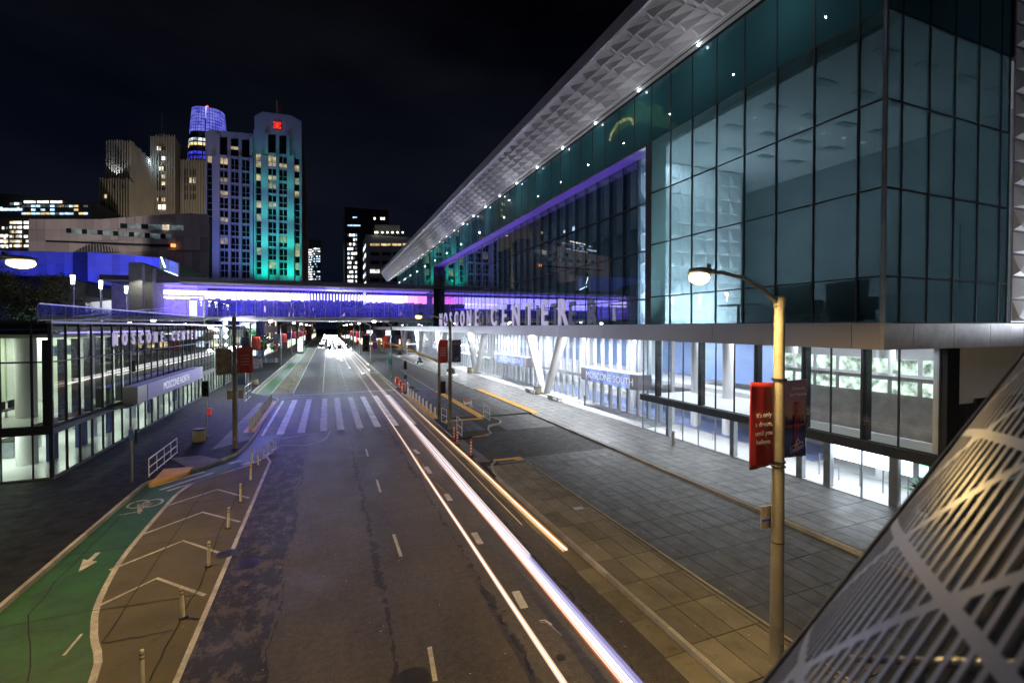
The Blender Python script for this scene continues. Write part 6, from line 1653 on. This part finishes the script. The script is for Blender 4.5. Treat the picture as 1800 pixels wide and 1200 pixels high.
# potted plant and racks in the corner window
pt = empty('potted_plant', 'broad leaved potted plant inside the corner window beside the metal screen', 'plant', (25.5, 12.6, .16))
MB().tube([(0, 0, 0), (0, 0, .7)], [.26, .34], 16).build('pot', M['black'], pt)
rnd = random.Random(11)
for k in range(22):
    a = rnd.uniform(0, 6.28); e_ = rnd.uniform(.2, 1.2); L = rnd.uniform(.5, 1.0); c_ = Vector((math.cos(a)*math.cos(e_), math.sin(a)*math.cos(e_), math.sin(e_)))
    b0_ = Vector((0, 0, .72)); tip = b0_+c_*L; s_ = Vector((-math.sin(a), math.cos(a), 0)); w_ = .17
    mid_ = b0_+c_*L*.75
    MB().add([b0_, mid_-s_*w_-Vector((0, 0, .03)), tip+c_*.32-Vector((0, 0, .15)), mid_+s_*w_-Vector((0, 0, .03)), mid_+Vector((0, 0, .04))], [(0, 1, 4), (1, 2, 4), (2, 3, 4), (3, 0, 4)]).build('leaf', m_leafp if 0 else leafmat('plant_leaf', (.02, .10, .03), (.05, .20, .06)) if k == 0 else bpy.data.materials['plant_leaf'], pt)
rk = empty('display_rack', 'violet and white leaflet rack inside the corner window behind the plant', 'rack', (26.4, 12.3, .16))
MB().box(-.5, -.25, 0, .5, .25, 1.9).build('frame', M['wall_w'], rk)
for k in range(5):
    for j in range(4): MB().box(-.46+j*.24, -.30, .25+k*.32, -.26+j*.24, -.255, .47+k*.32).build('leaflet', bpy.data.materials['plate_blue'] if (k+j) % 2 else m_nf, rk)
ds_ = empty('advert_screen', 'bright colourful advert screen behind the corner window', 'screen', (28.0, 13.2, 1.0))
for k in range(4):
    for j in range(3): MB().box(-.04, -1+k*.5, j*.6, 0, -.52+k*.5, .58+j*.6).build('screen_tile', [shop[1], emit('ad_pink', (1, .4, .6), 2), shop[3], shop[0]][(k*3+j*5) % 4] if not (k+j) % 3 == 0 else shop[1], ds_)

# ================================================================== perforated metal screen of the near footbridge (bottom right)
La, Lb = ray(1350, 1200), ray(1800, 628)
nrm = La.cross(Lb).normalized()
P0 = EYE+ray(1575, 914).normalized()*2.3
if nrm.dot(ray(1000, 300)) < 0: nrm = -nrm      # points up-left, away from the shell
sdir = (Fv*1+Rv*2.67+Uv*1.95).normalized(); sdir = (sdir-nrm*sdir.dot(nrm)).normalized()
mdir = sdir.cross(nrm).normalized()
if mdir.dot(EYE-P0) < 0: mdir = -mdir
RAD = 1.55; axis0 = P0-nrm*RAD
def shellp(s, t, dr=0):
    ph = t/RAD; return axis0+sdir*s+(nrm*math.cos(ph)+mdir*math.sin(ph))*(RAD+dr)
scn = empty('perforated_screen', 'curved white perforated metal screen leaning in at the bottom right corner', 'screen', tuple(P0))
pitch, slot = .037, .0245
S0, S1, T0, T1 = -2.6, 3.2, -.25, 2.1
KD, PD, BW = 1.35, .50, .021      # diamond bands: slope, period, width
mb = MB()
def addq(s0a, s0b, s1a, s1b, t0, t1):
    mb.quad(shellp(s0a, t0), shellp(s1a, t0), shellp(s1b, t1), shellp(s0b, t1))
nrow = int((T1-T0)/pitch)
for j in range(nrow):
    t0 = T0+j*pitch; t1 = t0+(pitch-slot); t2 = t0+pitch
    for k in range(4):  # bar between slots
        a, b = S0+(S1-S0)*k/4, S0+(S1-S0)*(k+1)/4; addq(a, a, b, b, t0, t1)
    ivs = []
    for sg_ in (1, -1):
        n0 = int((S0-3)/PD)-2; n1 = int((S1+3)/PD)+3
        for n in range(n0, n1):
            f = lambda t: n*PD+sg_*t/KD
            ivs.append((f(t1)-BW, f(t2)-BW, f(t1)+BW, f(t2)+BW))
    ivs = sorted(ivs, key=lambda q: q[0])
    mer = []
    for q in ivs:
        if mer and q[0] < max(mer[-1][2], mer[-1][3])+.03: mer[-1] = [min(mer[-1][0], q[0]), min(mer[-1][1], q[1]), max(mer[-1][2], q[2]), max(mer[-1][3], q[3])]
        else: mer.append(list(q))
    for q in mer:
        if q[2] < S0 or q[0] > S1: continue
        addq(max(q[0], S0), max(q[1], S0), min(q[2], S1), min(q[3], S1), t1, t2)
me = mb.mesh('screen_panel', plain('screen_metal', (.42, .42, .45), .36, .35, var=.08))
bm = bmesh.new(); bm.from_mesh(me); bmesh.ops.remove_doubles(bm, verts=bm.verts, dist=.0008); bmesh.ops.recalc_face_normals(bm, faces=bm.faces); bm.to_mesh(me); bm.free()
o = link(bpy.data.objects.new('screen_panel', me), scn); o.location = -scn.location
md = o.modifiers.new('thickness', 'SOLIDIFY'); md.thickness = .004; md.offset = 0
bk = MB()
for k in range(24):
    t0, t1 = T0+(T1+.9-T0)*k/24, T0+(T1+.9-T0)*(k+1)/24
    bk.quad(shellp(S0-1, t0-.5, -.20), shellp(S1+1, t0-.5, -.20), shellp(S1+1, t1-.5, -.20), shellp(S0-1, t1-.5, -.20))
b_ = wb(bk, 'dark_backing', plain('backing_dark', (.012, .012, .013), .8), scn)  # dark sheet added so the slots show darkness instead of the street
edge = MB().tube([shellp(S0, -.02, .004), shellp(S1, -.02, .004)], .012, 8); wb(edge, 'edge_rail', M['kerb'], scn)
for k in range(7):
    s_ = S0+.5+k*.8; wb(MB().tube([shellp(s_, T0+.2, -.12), shellp(s_, .8, -.12), shellp(s_, 1.4, -.12), shellp(s_, T1, -.12)], .01, 6), 'wire_support', M['steel'], scn)
rnd = random.Random(21); lf = MB()
for k in range(26):
    s_ = rnd.uniform(-1.2, 1.2); t_ = rnd.uniform(.9, 1.9); c_ = shellp(s_, t_, -.13)
    leaves(lf, c_, .07, 130, .012, rnd)
tag(wb(lf, 'planting', leafmat('planting_leaf', (.03, .08, .015), (.12, .17, .04)), None), 'dark green planting glimpsed behind the perforated metal screen', 'plants', kind='stuff')
rl = MB()
for k in range(5):
    c_ = shellp(rnd.uniform(-.6, .8), rnd.uniform(.9, 1.7), -.12); leaves(rl, c_, .05, 50, .012, rnd)
tag(wb(rl, 'red_foliage', leafmat('red_leaf', (.25, .03, .015), (.45, .08, .03)), None), 'small patches of red leaves behind the perforated metal screen', 'plants', kind='stuff')

# floating litter flecks and sparkle grit on the paving
gt = MB(); rnd = random.Random(31)
for k in range(700):
    y = rnd.uniform(5, 50); x = rnd.choice([rnd.uniform(-3, 8), rnd.uniform(9, 18), rnd.uniform(9, 24)])
    z = .022 if (x < 8.7 or 11.7 < x < 18.4) else .165
    s = rnd.uniform(.008, .024); a = rnd.uniform(0, 3)
    gt.quad((x-s*math.cos(a), y-s*math.sin(a), z), (x+s*math.sin(a)*.6, y-s*math.cos(a)*.6, z+.004), (x+s*math.cos(a), y+s*math.sin(a), z), (x-s*math.sin(a)*.6, y+s*math.cos(a)*.6, z+.004))
tag(gt.build('litter', M['whitepaint']), 'tiny pale flecks of litter scattered over the road and paving', 'litter', kind='stuff')
